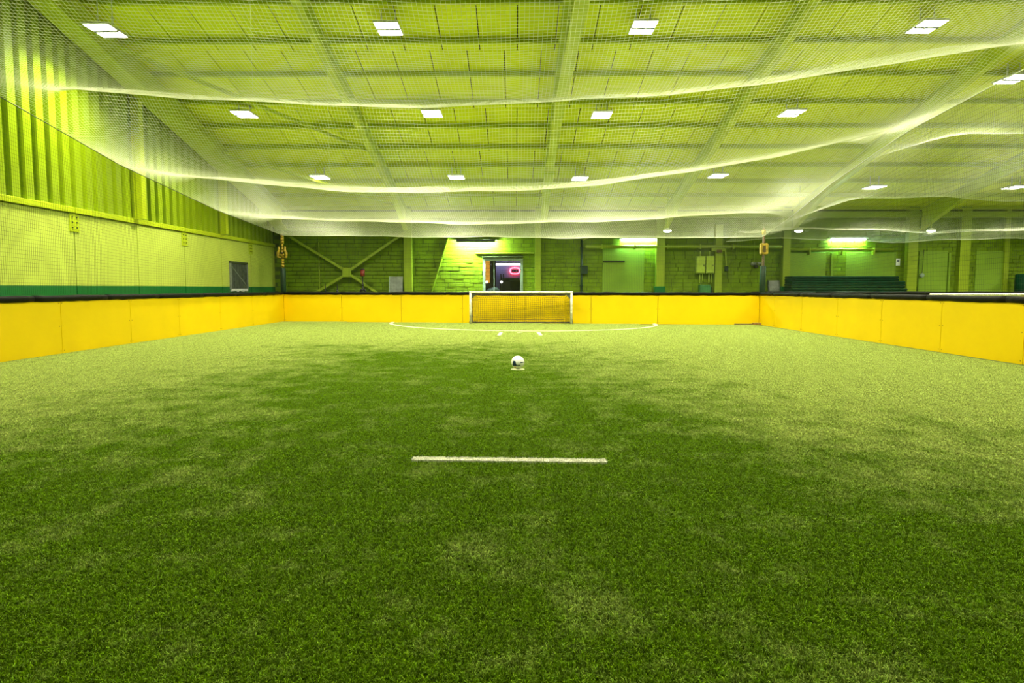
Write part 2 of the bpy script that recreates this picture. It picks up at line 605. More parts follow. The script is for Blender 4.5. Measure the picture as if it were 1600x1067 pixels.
# lavender ceiling strip
a, b = at(772, 411.5, LB - .4), at(813, 414, LB - .4)
o = thing('light_strip', ((a.x + b.x) / 2, LB - .4, a.z), 'lavender light strip along the lounge ceiling', 'lamp')
w2 = (b.x - a.x) / 2 + .3
MB().box(-w2, w2, -.05, .05, -.09, 0, bev=.01).build('diffuser', M['lav'], o)
MB().box(-w2, w2, -.06, .06, 0, .05).build('housing', M['black'], o)
MB().tube([(-.3, 0, .05), (-.3, 0, 2.85 - a.z)], .01, 6).build('hanger', M['black'], o)
MB().tube([(.3, 0, .05), (.3, 0, 2.85 - a.z)], .01, 6).build('hanger', M['black'], o)
# amber stack at the left
a, b = at(758.5, 408, YB + 1.2), at(765.5, 442, YB + 1.2)
o = thing('amber_panel', ((a.x + b.x) / 2, YB + 1.2, 0), 'tall amber glowing panel at the left of the lounge window', 'lamp')
hw = (b.x - a.x) / 2
for k in range(6):
    z1 = a.z - (a.z - b.z) * k / 6
    z0 = a.z - (a.z - b.z) * (k + 1) / 6
    MB().box(-hw, hw, 0, .06, z0 + .008, z1, bev=.008).build('tile', M['amber'], o)
MB().box(-hw - .04, hw + .04, .06, .12, 0, a.z + .02).build('back_board', M['lounge_dark'], o)
# dark screen wall
a, b = at(767, 404, YB + 1.6), at(773, 404, YB + 1.6)
o = MB().box(a.x, b.x + .05, YB + 1.6, YB + 1.75, .02, 2.8, bev=.02).build('partition', M['lounge_dark'])
tag(o, 'dark narrow partition beside the amber panel in the lounge', 'partition')
# globe lamps
for px, lab in ((760.5, 'white globe lamp below the amber panel in the lounge'), (783.5, 'white globe lamp beside the dark armchair in the lounge')):
    g = at(px, 440.5, YB + .95)
    o = thing('globe_lamp', (g.x, g.y, 0), lab, 'lamp')
    prof = [(.06 * math.sin(PI * k / 10), -.06 * math.cos(PI * k / 10)) for k in range(1, 10)]
    MB().lathe(prof, (0, 0, g.z), 14).build('globe', M['globe'], o, True)
    MB().lathe([(.09, .02), (.09, .05), (.015, .07), (.015, g.z - .05)], (0, 0, 0), 12).build('stand', M['black'], o, True)
# counter with mint top, armchair with two uprights
a, b = at(786, 434, YB + 2.6), at(812, 438, YB + 2.6)
o = thing('counter', ((a.x + b.x) / 2, YB + 2.8, 0), 'dark counter with pale mint back edge in the lounge', 'counter')
hw = (b.x - a.x) / 2 + .15
MB().box(-hw, hw, -.2, .2, .02, b.z, bev=.02).build('body', M['lounge_dark'], o)
MB().box(-hw, hw * .7, -.22, -.2, b.z - .01, a.z, bev=.004).build('upstand', M['mint'], o)
a, b = at(787, 437, YB + 1.3), at(797, 455, YB + 1.3)
o = thing('armchair', ((a.x + b.x) / 2, YB + 1.6, 0), 'black armchair with two tall thin back posts in the lounge', 'chair')
hw = (b.x - a.x) / 2
MB().box(-hw, hw, -.3, -.18, .3, a.z, bev=.04).build('backrest', M['black'], o)
MB().box(-hw, hw, -.18, .35, .3, .5, bev=.04).build('seat', M['black'], o)
for sx in (-1, 1):
    for yy in (-.25, .3):
        MB().box(sx * (hw - .05) - .025, sx * (hw - .05) + .025, yy - .025, yy + .025, .02, .3).build('leg', M['black'], o)
for px0, px1 in ((782.5, 785), (786.5, 788.5)):
    t0, t1 = at(px0, 428, YB + 1.3), at(px1, 440, YB + 1.3)
    MB().bar((t0.x - o.location.x, -.24, t0.z), (t1.x - o.location.x, -.24, 1.2), .06, .04, up=(0, 1, 0)).build('back_post', M['black'], o)
a, b = at(759, 452, YB + .55), at(780, 456, YB + .55)
o = thing('cushion', ((a.x + b.x) / 2, YB + .55, .02), 'pale blue and white bundle at the foot of the lounge window', 'bundle')
hw = (b.x - a.x) / 2
zt = a.z
bm = MB().tube([(-hw, 0, zt - .12), (-hw * .5, 0, zt - .05), (0, 0, zt - .03), (hw * .6, 0, zt + .0), (hw, 0, zt - .08)], [.03, .07, .08, .08, .04], 12)
bm.build('bundle_cover', M['blue'], o, True)
MB().box(-hw * .9, hw * .9, -.15, .2, 0, zt - .1, bev=.02).build('bench', M['lounge_dark'], o)

# ------------------------------------------------------------------ roof
ceil = thing('ceiling', (0, 0, 0), 'lime green pitched sheet roof on steel frames', None, kind='structure')
top = MB()
for (ya, yb) in ((YF - .3, RY), (RY, YB + .3)):
    za, zb = roof(ya) + .06, roof(yb) + .06
    top.add([(XL - .5, ya, za), (XR + .3, ya, za), (XR + .3, yb, zb), (XL - .5, yb, zb),
             (XL - .5, ya, za + .1), (XR + .3, ya, za + .1), (XR + .3, yb, zb + .1), (XL - .5, yb, zb + .1)],
            [(3, 2, 1, 0), (4, 5, 6, 7), (0, 1, 5, 4), (1, 2, 6, 5), (2, 3, 7, 6), (3, 0, 4, 7)])
top.build('roof_deck', M['gap'], ceil)
PS = 1.48
PUR = [YB - .25 - PS * k for k in range(0, 14)]
PW = .95
SLA = math.atan(SL)
pl_len = PS * 2 / math.cos(SLA)
pm = MB().box(-PW / 2 + .012, PW / 2 - .012, -pl_len / 2 + .004, pl_len / 2 - .004, -.02, .02, bev=.006).mesh('roof_panel', M['lime_roof'])
far_p = MB()
row = 0
yc = YB + .3 - PS
cnt = 0
while yc > 13:
    x = XL + PW / 2 - (PW * .35 if row % 2 else 0)
    while x < XR + PW / 2:
        o = link('roof_panel', pm, ceil, (x, yc, roof(yc) + .02))
        o.rotation_euler = (-SLA, 0, 0)
        cnt += 1
        x += PW
    yc -= 2 * PS
    row += 1
ye = yc + PS
for (ya, yb) in ((RY, ye), (YF, RY)):
    x = XL
    while x < XR:
        x1 = min(x + PW, XR + .1)
        far_p.add([(x + .006, ya, roof(ya)), (x1 - .006, ya, roof(ya)), (x1 - .006, yb, roof(yb)), (x + .006, yb, roof(yb))], [(0, 1, 2, 3)])
        x += PW
tag(far_p.build('roof_sheet_rows', M['lime_roof'], ceil), kind='stuff')
# purlins: Z section
zsec = [(-.06, -.14), (-.06, -.17), (.004, -.17), (.004, -.008), (.06, -.008), (.06, 0), (-.004, 0), (-.004, -.162), (-.053, -.162), (-.053, -.14)]
pz = MB().prism(zsec, lambda u, v: (XL, u, v), lambda u, v: (XR, u, v))
pzm = pz.mesh('purlin', M['lime_steel'])
allp = PUR + [2 * RY - p for p in PUR]
for p in allp:
    o = link('purlin', pzm, ceil, (0, p, roof(p) - .002))
    o.rotation_euler = (-SLA if p > RY else SLA, 0, 0)


def interp_(tab, y):
    for (a, va), (b, vb) in zip(tab[:-1], tab[1:]):
        if y <= b:
            return va + (vb - va) * (y - a) / (b - a)
    return tab[-1][1]


def rafter(X, hanch=None, w=.20):
    """I beam following the roof; hanch = list of (Y, depth) of the bottom flange"""
    prof = hanch or [(RY, .62), (YB - 3.2, .62), (YB - .3, 1.05)]
    full = [(YF, .62), (RY - .01, .62)] + prof
    vs, fs = [], []
    for yy, dd in full:
        z = roof(yy)
        vs += [(X + u, yy, z - dd + v) for u, v in i_section(w, dd - .175, .024)]
    n = 12
    for k in range(len(full) - 1):
        for i in range(n):
            j = (i + 1) % n
            fs.append((k * n + i, k * n + j, (k + 1) * n + j, (k + 1) * n + i))
    fs.append(tuple(range(n - 1, -1, -1)))
    fs.append(tuple((len(full) - 1) * n + k for k in range(n)))
    return MB().add(vs, fs).build('rafter', M['lime_steel'], ceil)


for i, X in enumerate(FRAMES):
    if i == 2:
        X = 1.2
        r = rafter(X, [(RY, 2.8), (12, 2.15), (18, 1.03), (24, .53), (YB - .3, .75)], w=.28)
        for (yy, dd) in ((18, 1.03), (24, .53)):
            z = roof(yy) - dd
            MB().box(X - .19, X + .19, yy - .05, yy + .05, z - .10, z + .02, bev=.01).build('splice_plate', M['lime_steel'], r)
        bl = MB()
        for k in range(12):
            yy = RY + 1 + k * .7
            z = roof(yy) - interp_([(RY, 2.8), (12, 2.15), (18, 1.03)], yy)
            bl.box(X - .10, X - .07, yy - .02, yy + .02, z + .012, z + .035)
        tag(bl.build('bolts', M['gap'], r), kind='stuff')
    elif i == 0:
        rafter(X + .1, [(RY, .75), (YB - 2.5, .75), (YB - .3, 1.05)], w=.5)
    else:
        rafter(X)
# roof bracing in the first bay, knee braces at the eaves
for (xa, ya, xb, yb) in ((-9.75, 16.8, FRAMES[1], 22.9), (-9.75, 22.8, FRAMES[1], 28.0)):
    MB().bar((xa, ya, roof(ya) - .36), (xb, yb, roof(yb) - .36), .09, .09).build('brace', M['lime_steel'], ceil)
eb = MB().box(XL, XR, YB - .35, YB - .15, roof(YB) - .45, roof(YB) - .2, bev=.01)
eb.build('eaves_beam', M['lime_post'], ceil)

# ------------------------------------------------------------------ lamps in the roof
def make_lamp(w=.53, d=.76):
    o = thing('ceiling_light', (0, 0, 0), '', 'light')
    b = MB()
    b.box(-w / 2 - .02, w / 2 + .02, -d / 2 - .02, d / 2 + .02, .0, .05, bev=.01)
    b.build('housing', M['lamp_body'], o)
    MB().box(-w / 2 + .08, w / 2 - .08, -d / 2 + .1, d / 2 - .1, .05, .09, bev=.01).build('driver_box', M['lamp_body'], o)
    for s in (-1, 1):
        y0, y1 = (.045, d / 2 - .01) if s > 0 else (-d / 2 + .01, -.045)
        MB().box(-w / 2, w / 2, y0, y1, -.012, .0, bev=.003).build('light_panel', M['lamp'], o)
    h = MB()
    for k in range(9):
        xx = -w / 2 + .06 + k * (w - .12) / 8
        h.box(xx - .006, xx + .006, d / 2 + .02, d / 2 + .07, .0, .05)
    tag(h.build('cooling_fins', M['lamp_dark'], o), kind='stuff')
    MB().box(-w / 2, w / 2, -.04, .04, -.03, 0, bev=.004).build('divider', M['lamp_dark'], o)
    for sx in (-1, 1):
        MB().box(sx * w * .3 - .015, sx * w * .3 + .015, -.02, .02, .09, .30).build('bracket', M['lamp_body'], o)
    ld = bpy.data.lights.new('lamp_light', 'AREA')
    ld.shape, ld.size, ld.size_y, ld.energy, ld.spread = 'RECTANGLE', w, d / 2 - .055, LAMP_W / 2, math.radians(138)
    ld.color = (1, .97, .70)
    for s in (-1, 1):
        lo = bpy.data.objects.new('lamp_light', ld)
        COL.objects.link(lo)
        lo.parent = o
        lo.location = (0, s * (d / 4 + .0175), -.016)
    return o


lamp0 = make_lamp()
used = [False]


def place_lamp(p, label, group):
    o = lamp0 if not used[0] else copy_tree(lamp0)
    used[0] = True
    o.location = p
    tag(o, label, 'light', group)
    return o


def roof_lamp(px, py, label, grp, drop=.42):
    d = RM @ Vector(((px - 800) / F, -(py - 533.5) / F, -1))
    # z = EYE + d.z/d.y*Y = roof(Y) - drop
    Yh = (Z_EAVE_REF - drop - EYE) / (d.z / d.y + SL)
    return place_lamp(at(px, py, Yh), label, grp)


far_data = [c for c in lamp0.children if c.type == 'LIGHT'][0].data.copy()
far_data.energy = LAMP_W * .25
G1, G2, G3 = 'nearest row of roof lights', 'middle row of roof lights', 'far row of roof lights'
for px, py, lab in ((165, 48, 'twin panel roof light beside the ribbed left wall, nearest row'),
                    (607, 45, 'twin panel roof light left of the central beam, nearest row'),
                    (1005, 43, 'twin panel roof light right of the central beam, nearest row'),
                    (1448, 42, 'twin panel roof light at far right of the nearest row')):
    dr = .94 if px < 200 else .42
    lo_ = roof_lamp(px, py, lab, G1, dr)
    if dr > .5:
        for sx in (-1, 1):
            MB().tube([(sx * .16, 0, .28), (sx * .16, 0, dr - .12)], .012, 6).build('drop_rod', M['lamp_body'], lo_)
for px, py, lab in ((382, 179, 'leftmost roof light of the middle row above the first net fold'),
                    (675, 178, 'roof light left of the central beam, just under the first net fold'),
                    (940, 180, 'roof light right of the central beam, just under the first net fold'),
                    (1237, 177, 'roof light of the middle row right of the right hand rafter'),
                    (1583, 124, 'roof light at the right picture edge above the neighbouring pitch')):
    roof_lamp(px, py, lab, G2)
for px, py, lab in ((500, 277, 'small roof light leftmost of the far row'),
                    (713, 277, 'small far roof light left of the central beam above second net fold'),
                    (906, 279, 'small far roof light right of the central beam above second net fold'),
                    (1122, 275, 'small far roof light beside the right hand rafter'),
                    (1366, 293, 'small far roof light between the two right rafters over neighbouring pitch'),
                    (1587, 293, 'small far roof light at the right picture edge')):
    lo_ = roof_lamp(px, py, lab, G3)
    for ch in lo_.children:
        if ch.type == 'LIGHT':
            ch.data = far_data                    # far row dimmed to cut light on the end boards
for Yr, xs in ((11.2, (-9.4, -3.0, 3.0, 9.0, 16.0)), (6.4, (-8.6, -3.0, 3.0, 8.6)), (-4.0, (-5.0, 5.0))):
    for X in xs:
        place_lamp((X, Yr, roof(Yr) - .42), 'twin panel roof light overhead or behind, out of the picture', 'roof lights out of view')
for X, Yr in ((16.4, 15.9), (23, 15.9), (20.5, 20.2), (25, 25)):
    place_lamp((X, Yr, roof(Yr) - .42), 'twin panel roof light overhead or behind, out of the picture', 'roof lights out of view')
# low round lamps by the back wall
def low_lamp(px, py, Y, label):
    p = at(px, py, Y)
    o = thing('bulkhead_light', p, label, 'light', 'round lamps near the back wall')
    MB().lathe([(.05, .0), (.12, .015), (.15, .04), (.15, .07)], (0, 0, -.05), 18).build('lens', M['lamp'], o, True)
    MB().lathe([(.16, .02), (.16, .05), (.10, .09), (.04, .11)], (0, 0, 0), 18).build('housing', M['lamp_body'], o, True)
    MB().tube([(0, 0, .1), (0, 0, roof(Y) - p.z)], .012, 6).build('stem', M['lime_steel'], o)


low_lamp(1043, 361, 26.8, 'small round lamp above the column right of the lit doorway')
low_lamp(1248, 361, 26.8, 'small round lamp above the left end of the green mats')
low_lamp(1455, 361, 26.8, 'small round lamp at the right beside the striped far wall')


def tube_lamp(px0, px1, py, label, lit=True, d=.16):
    Y = YB - d
    a, b = at(px0, py, Y), at(px1, py, Y)
    o = thing('tube_light', ((a.x + b.x) / 2, Y, a.z), label, 'light')
    hw = (b.x - a.x) / 2
    if lit:
        MB().tube([(-hw, 0, 0), (hw, 0, 0)], .035, 10).build('tube', M['tube'], o, True)
        MB().box(-hw - .03, hw + .03, -.04, .05, .05, .11, bev=.01).build('housing', M['lamp_body'], o)
        MB().box(-hw - .08, hw + .08, -.14, d - .04, .036, .05, bev=.004).build('added_shield', M['lamp_body'], o)  # wide plate added to shield the net from the tube
        for s in (-1, 1):
            MB().box(s * hw - .02, s * hw + .02, -.03, .03, -.03, .05).build('end_cap', M['lamp_body'], o)
    else:
        # batten seen from its opaque front: the tube shines back on the wall
        MB().box(-hw - .03, hw + .03, -.05, .0, -.05, .05, bev=.01).build('housing', M['lamp_dark'], o)
        MB().box(-hw - .10, hw + .10, -.05, d - .04, .052, .075, bev=.005).build('added_hood', M['lamp_dark'], o)  # added over the batten to keep its light off the net
        MB().tube([(-hw, .045, -.0), (hw, .045, 0)], .03, 10).build('tube', M['tube2'], o, True)
    for s in (-.7, .7):
        MB().box(s * hw - .015, s * hw + .015, .0, d - .02, .03, .06).build('bracket', M['lamp_body'], o)


M['tube2'] = mat('bright_lamp_tube', (.9, .9, .9), .4, 0, emit=(.8, 1, .72), es=TUBE * 4.6)
tube_lamp(714, 773, 376.5, 'dark backed tube lamp washing the brick wall above the window', lit=False, d=.42)
tube_lamp(971, 1024, 374.5, 'lit white tube lamp above the pale sliding door')
tube_lamp(1298, 1352, 374, 'lit white tube lamp above the dark green mats')

# ------------------------------------------------------------------ perimeter boards
BL, BR = -9.07, 8.70
YBL, YBR = 26.35, 24.0
BH, PADR = 1.07, .062


def board_y(x):
    return YBL + (YBR - YBL) * (x - BL) / (BR - BL)


def board_run(name, p0, p1, inward, seams, label, pad_seed, pad_z=0.0):
    """boards from p0 to p1 (XY), seams = distances of the panel joints"""
    p0, p1 = Vector((*p0, 0)), Vector((*p1, 0))
    d = (p1 - p0)
    Ln = d.length
    ang = math.atan2(d.y, d.x)
    o = thing('perimeter_board', p0, label, 'board', 'yellow perimeter boards', rz=ang)
    # local: x along, +y = inward if inward>0
    s = inward
    for a, b in zip(seams[:-1], seams[1:]):
        y0, y1 = sorted((0, -s * .02))
        pn = MB().box(a + .007, b - .007, y0, y1, .0, BH, bev=.003).build('board_panel', M['yellow'], o)
        bl = MB()
        for xx in (a + .05, b - .05):
            for zz in (.06, .55, BH - .06):
                bl.box(xx - .009, xx + .009, min(s * .002, s * -.002), max(s * .004, 0.004) if s > 0 else .002, zz - .009, zz + .009)
        tag(bl.build('screws', M['yellow_edge'], pn), kind='stuff')
        MB().box(b - .05, b + .05, min(-s * .022, -s * .07), max(-s * .022, -s * .07), 0, BH - .02).build('stud', M['wood'], o)
    MB().box(seams[0], seams[-1], min(-s * .022, -s * .03), max(-s * .022, -s * .03), .0, BH - .03).build('backing_board', M['yellow_edge'], o)
    rr = random.Random(pad_seed)
    # foam padding sleeves along the top, one per board or so
    x = seams[0]
    while x < seams[-1] - .2:
        x2 = min(x + rr.uniform(1.9, 2.5), seams[-1])
        pts, rad = [], []
        n = 10
        for k in range(n + 1):
            t = k / n
            xx = x + (x2 - x) * t
            pts.append((xx, -s * .01 + rr.uniform(-.004, .004), BH + .035 + pad_z + rr.uniform(-.006, .006)))
            rad.append(PADR * (.93 if k in (0, n) else 1) * rr.uniform(.94, 1.06))
        MB().tube(pts, rad, 12).build('foam_pad', M['foam'], o, True)
        x = x2 - .004
    return o


# left run goes from the near end to the corner; joints measured every 2.43 m from the corner
Lleft = YBL - (-3.0)
js = [0.0] + [q + 3.0 for q in (-1.2, 1.25, 3.7, 6.1, 8.5, 10.95, 13.37, 15.8, 18.1, 20.65, 23.2)] + [Lleft]
lb = board_run('left', (BL, -3.0), (BL, YBL), -1, js, 'run of yellow boards below the ribbed wall on the left', 5)
d = Vector((BR - BL, YBR - YBL)).length
nj = [0] + [d * (px - 443) / (1186 - 443) for px in (541, 640, 739, 838, 939, 1039)] + [d]
bb = board_run('back', (BL, YBL), (BR, YBR), -1, nj, 'run of yellow boards behind the goal at the far end', 6)
Lr = YBR + 3.0
js = [0.0] + [q + 3.0 for q in (-.6, 1.75, 4.1, 6.45, 8.8, 11.5, 13.75, 16.0, 18.2, 20.45, 22.6)] + [Lr]
js = sorted(js)
rbd = board_run('right', (BR, -3.0), (BR, YBR), 1, js, 'run of yellow boards along the right side of the pitch', 8)
# little timber and dark bar at the right back corner
o = MB().box(-.13, .13, -.08, .08, 0, .09, bev=.01).build('wood_block', M['wood'], None, False, (BR - .14, YBR - .16, 0))
tag(o, 'small raw timber block in the right back corner of the boards', 'wood')
a = at(1145, 506, board_y(7.7) - .12)
o = MB().box(-.45, .45, -.03, .03, 0, .045, bev=.012).build('floor_bar', M['rust'], None, False, (a.x + .5, board_y(a.x + .5) - .1, 0))
o.rotation_euler.z = math.atan2(YBR - YBL, BR - BL)
tag(o, 'dark bar lying along the yellow boards by the right corner', 'bar')

# ------------------------------------------------------------------ net posts at the corners
def net_post(px, Y, label, left):
    b = at(px, 456, Y)
    o = thing('net_post', (b.x, Y, 0), label, 'post', 'padded corner posts of the net')
    MB().tube([(0, 0, 0), (0, 0, 3.45)], .045, 12).build('pole', M['tape'] if left else M['rust'], o, True)
    pad = MB().tube([(0, 0, 1.10), (0, 0, 1.14), (0, 0, 2.08), (0, 0, 2.10)], [.085, .105, .105, .09], 14)
    pad.build('pad', M['pad_green'], o, True)
    if left:
        tp = 3.3
        for k in range(11):
            z = 2.14 + k * .115
            if 2.5 < z < 2.95: continue
            MB().tube([(0, 0, z), (0, 0, z + .095)], .062, 12).build('tape_band', M['tape'], o, True)
        bl = MB()
        for k in range(12):
            z = 2.12 + k * .115
            bl.tube([(0, 0, z), (0, 0, z + .02)], .058, 10)
        tag(bl.build('tape_edges', M['tape_dark'], o), kind='stuff')
        for s in (-1, 1):
            MB().tube([(s * .05, -.05, 2.50), (s * .16, -.06, 2.52), (s * .17, -.05, 2.68), (s * .11, -.06, 2.78), (s * .13, -.05, 2.93)],
                      [.04, .05, .06, .055, .035], 10).build('clamp_arm', M['tape'], o, True)
        MB().tube([(-.09, -.05, 2.62), (0, -.09, 2.58), (.09, -.05, 2.62)], .04, 8).build('clamp_bar', M['tape'], o, True)
        MB().tube([(-.03, -.09, 2.68), (.04, -.09, 2.68)], .03, 8).build('bolt', M['black'], o, True)
    else:
        MB().box(-.12, .14, -.09, .06, 2.50, 2.90, bev=.03).build('pad_block', M['tape'], o)
        MB().box(-.05, .05, -.10, -.085, 2.58, 2.82, bev=.01).build('strap', M['tape_dark'], o)
        MB().tube([(0, 0, 3.2), (0, 0, 3.36)], .07, 12).build('cap_wrap', M['tape'], o, True)


net_post(443, YBL + .22, 'corner net post wrapped in yellow tape with dark green pad, left', True)
net_post(1191, YBR + .22, 'corner net post with yellow block and dark green pad, right', False)

# ------------------------------------------------------------------ nets
def interp(tab, y):
    if y <= tab[0][0]: return tab[0][1]
    for (a, va), (b, vb) in zip(tab[:-1], tab[1:]):
        if y <= b:
            t = (y - a) / (b - a)
            return va + (vb - va) * t
    return tab[-1][1]


LEFT_T = [(0, 4.7), (7, 4.1), (11.7, 3.42), (15.6, 2.82), (20.6, 2.36), (26.4, 2.04)]
CENT_T = [(0, 3.8), (5.5, 3.45), (10.2, 3.06), (14.3, 2.15), (20.0, 1.95), (25.3, 1.87)]
RIGHT_T = [(0, 4.5), (6, 4.05), (11.5, 3.76), (15.35, 3.46), (18.8, 2.88), (21.4, 2.26), (23.9, 1.8)]
FOLDS = [(0, .3), (5.5, .45), (10.2, .70), (14.3, .50), (20.0, .30), (25.3, 0)]


def hump(y):
    for (a, A), (b, _) in zip(FOLDS[:-1], FOLDS[1:]):
        if a <= y < b:
            t = (y - a) / (b - a)
            q = min(t, 1 - t)
            return A * 4 * q * q
    return 0.0


def net_z(x, y, wob=True):
    s = (x - (BL + BR) / 2) / ((BR - BL) / 2)
    s = max(-1, min(1, s))
    ys = y * 25.2 / board_y(x) if wob else y       # folds follow the skewed far end
    l, c, r = interp(LEFT_T, y), interp(CENT_T, ys), interp(RIGHT_T, y)
    z = c + (r - l) / 2 * s + ((r + l) / 2 - c) * s * s
    z += hump(ys) * (1 - abs(s) ** 16)
    z += .022 * math.sin(x * 1.3 + y * .6) * (1 - s * s) + .012 * math.sin(x * 3.1 - y * 1.3) * (1 - s * s)
    return EYE + z


def strands(mb, pts, r, tri=True):
    """three sided cord"""
    N = len(pts)
    base = len(mb.v)
    for i, p in enumerate(pts):
        a, b = pts[max(i - 1, 0)], pts[min(i + 1, N - 1)]
        dx, dy, dz = b[0] - a[0], b[1] - a[1], b[2] - a[2]
        l = math.sqrt(dx * dx + dy * dy + dz * dz) or 1
        dx, dy, dz = dx / l, dy / l, dz / l
        if abs(dz) < .9:
            sx, sy, sz = dy, -dx, 0.0
        else:
            sx, sy, sz = 0.0, dz, -dy
        l = math.sqrt(sx * sx + sy * sy + sz * sz)
        sx, sy, sz = sx / l, sy / l, sz / l
        ux, uy, uz = sy * dz - sz * dy, sz * dx - sx * dz, sx * dy - sy * dx
        for ca, sa in ((1, 0), (-.5, .866), (-.5, -.866)):
            mb.v.append((p[0] + r * (sx * ca + ux * sa), p[1] + r * (sy * ca + uy * sa), p[2] + r * (sz * ca + uz * sa)))
    for i in range(N - 1):
        q = base + i * 3
        mb.f += [(q, q + 1, q + 4, q + 3), (q + 1, q + 2, q + 5, q + 4), (q + 2, q, q + 3, q + 5)]
        mb.mi += [0, 0, 0]


def frange(a, b, n):
    return [a + (b - a) * k / n for k in range(n + 1)]


CELL, CR = .06, .0021
rn = thing('roof_net', (0, 0, 0), 'white netting slung in sagging folds over the whole pitch', 'net')
mb = MB()
nx = int((BR - BL) / CELL)
for k in range(nx + 1):
    x = BL + (BR - BL) * k / nx
    ye = board_y(x)
    ys = [4.0 + (ye - 4.0) * t for t in frange(0, 1, 84)]
    strands(mb, [(x, y, net_z(x, y)) for y in ys], CR)
ny = int((25.2 - 4.0) / CELL)
for k in range(ny + 1):
    t = k / ny
    pts = []
    for x in frange(BL, BR, 26):
        y = 4.0 + (board_y(x) - 4.0) * t
        pts.append((x, y, net_z(x, y)))
    strands(mb, pts, CR)
tag(mb.build('netting', M['net_white'], rn), kind='stuff')
mb = MB()
mb.tube([(x, board_y(x), net_z(x, board_y(x))) for x in frange(BL, BR, 40)], .012, 6)
mb.build('edge_rope', M['rope'], rn, True)
for cm, X in (('cable', BL), ('rope', BR)):
    mb = MB()
    mb.tube([(X, y, net_z(X, y)) for y in frange(4.0, board_y(X), 50)], .008, 6)
    mb.build('side_cable', M[cm], rn, True)
# hangers from the roof to the net's high lines
for yy in (7.85, 12.25, 17.15, 22.65):
    for x in (-4.67, .97, 6.38):
        z = net_z(x, yy)
        MB().tube([(x, yy, z), (x, yy, roof(yy) - .6)], .0016, 5).build('hanger_cord', M['rope'], rn)


def sheet_net(name, label, P, nu, nv, su, sv, r, m, edge=None):
    """net on the surface P(u,v), nu/nv cords, su/sv segments"""
    o = thing(name, (0, 0, 0), label, 'net', 'side and end nets')
    b = MB()
    for k in range(nu + 1):
        strands(b, [P(k / nu, t) for t in frange(0, 1, sv)], r)
    for k in range(nv + 1):
        strands(b, [P(t, k / nv) for t in frange(0, 1, su)], r)
    tag(b.build('netting', M[m], o), kind='stuff')
    return o


C2 = .05


def P_left(u, v):
    y = 4.0 + (YBL - 4.0) * u
    zt = net_z(BL, y)
    return (BL - .02 - .05 * math.sin(PI * v) * math.sin(u * 9), y, 1.185 + (zt - 1.185) * v)


def P_right(u, v):
    y = 4.0 + (YBR - 4.0) * u
    zt = net_z(BR, y)
    return (BR + .02 + .05 * math.sin(PI * v) * math.sin(u * 9), y, 1.185 + (zt - 1.185) * v)


def P_back(u, v):
    x = BL + (BR - BL) * u
    y = board_y(x)
    zt = net_z(x, y)
    return (x, y + .03 + .05 * math.sin(PI * v) * math.sin(u * 14), 1.185 + (zt - 1.185) * v)


sheet_net('side_net', 'black netting above the left boards in front of the ribbed wall', P_left, int(22.3 / C2), 46, 40, 3, .0018, 'net_black')
sheet_net('side_net', 'black netting above the right boards towards the neighbouring pitch', P_right, int(20 / C2), 40, 40, 3, .0015, 'net_black')
sheet_net('end_net', 'black netting above the far boards behind the goal', P_back, int(17.9 / .06), 36, 40, 3, .0018, 'net_black')

# roof net of the neighbouring pitch
NT_C = [(0, 4.2), (8, 4.0), (14.3, 3.72), (20, 2.9), (25.0, 2.15), (28.2, 1.95)]
NF = [(0, .3), (8, .45), (14.3, .55), (20, .4), (25.0, .25), (28.2, 0)]


def nb_z(x, y):
    s = (x - BR) / 18.0
    c = interp(NT_C, y)
    r = interp(RIGHT_T, min(y, 23.9))
    w = max(0.0, 1 - s * 9)
    z = c
    for (a, A), (b, _) in zip(NF[:-1], NF[1:]):
        if a <= y < b:
            t = (y - a) / (b - a)
            q = min(t, 1 - t)
            z += A * 4 * q * q
    z += .07 * math.sin(x * .75 + y * .2) + .03 * math.sin(x * 1.9)
    if y < 23.9:
        z = z * (1 - w) + r * w
    return EYE + z


n2 = thing('roof_net', (0, 0, 0), 'pale netting hung over the neighbouring pitch on the right', 'net')
b = MB()
NX1, NY0, NY1 = BR + 17.0, 8.0, 28.0
c3 = .075
for k in range(int((NX1 - BR) / c3) + 1):
    x = BR + .02 + k * c3
    strands(b, [(x, y, nb_z(x, y)) for y in frange(NY0, NY1, 64)], .0014)
for k in range(int((NY1 - NY0) / c3) + 1):
    y = NY0 + k * c3
    strands(b, [(x, y, nb_z(x, y)) for x in frange(BR + .02, NX1, 30)], .0014)
tag(b.build('netting', M['net_white'], n2), kind='stuff')
MB().tube([(x, NY1, nb_z(x, NY1)) for x in frange(BR, NX1, 30)], .012, 6).build('edge_rope', M['rope'], n2, True)
for yy in (11.0, 17.0, 22.5):
    for x in (11.8, 17.25, 22.7):
        MB().tube([(x, yy, nb_z(x, yy)), (x, yy, roof(yy) - .6)], .0016, 5).build('hanger_cord', M['rope'], n2)

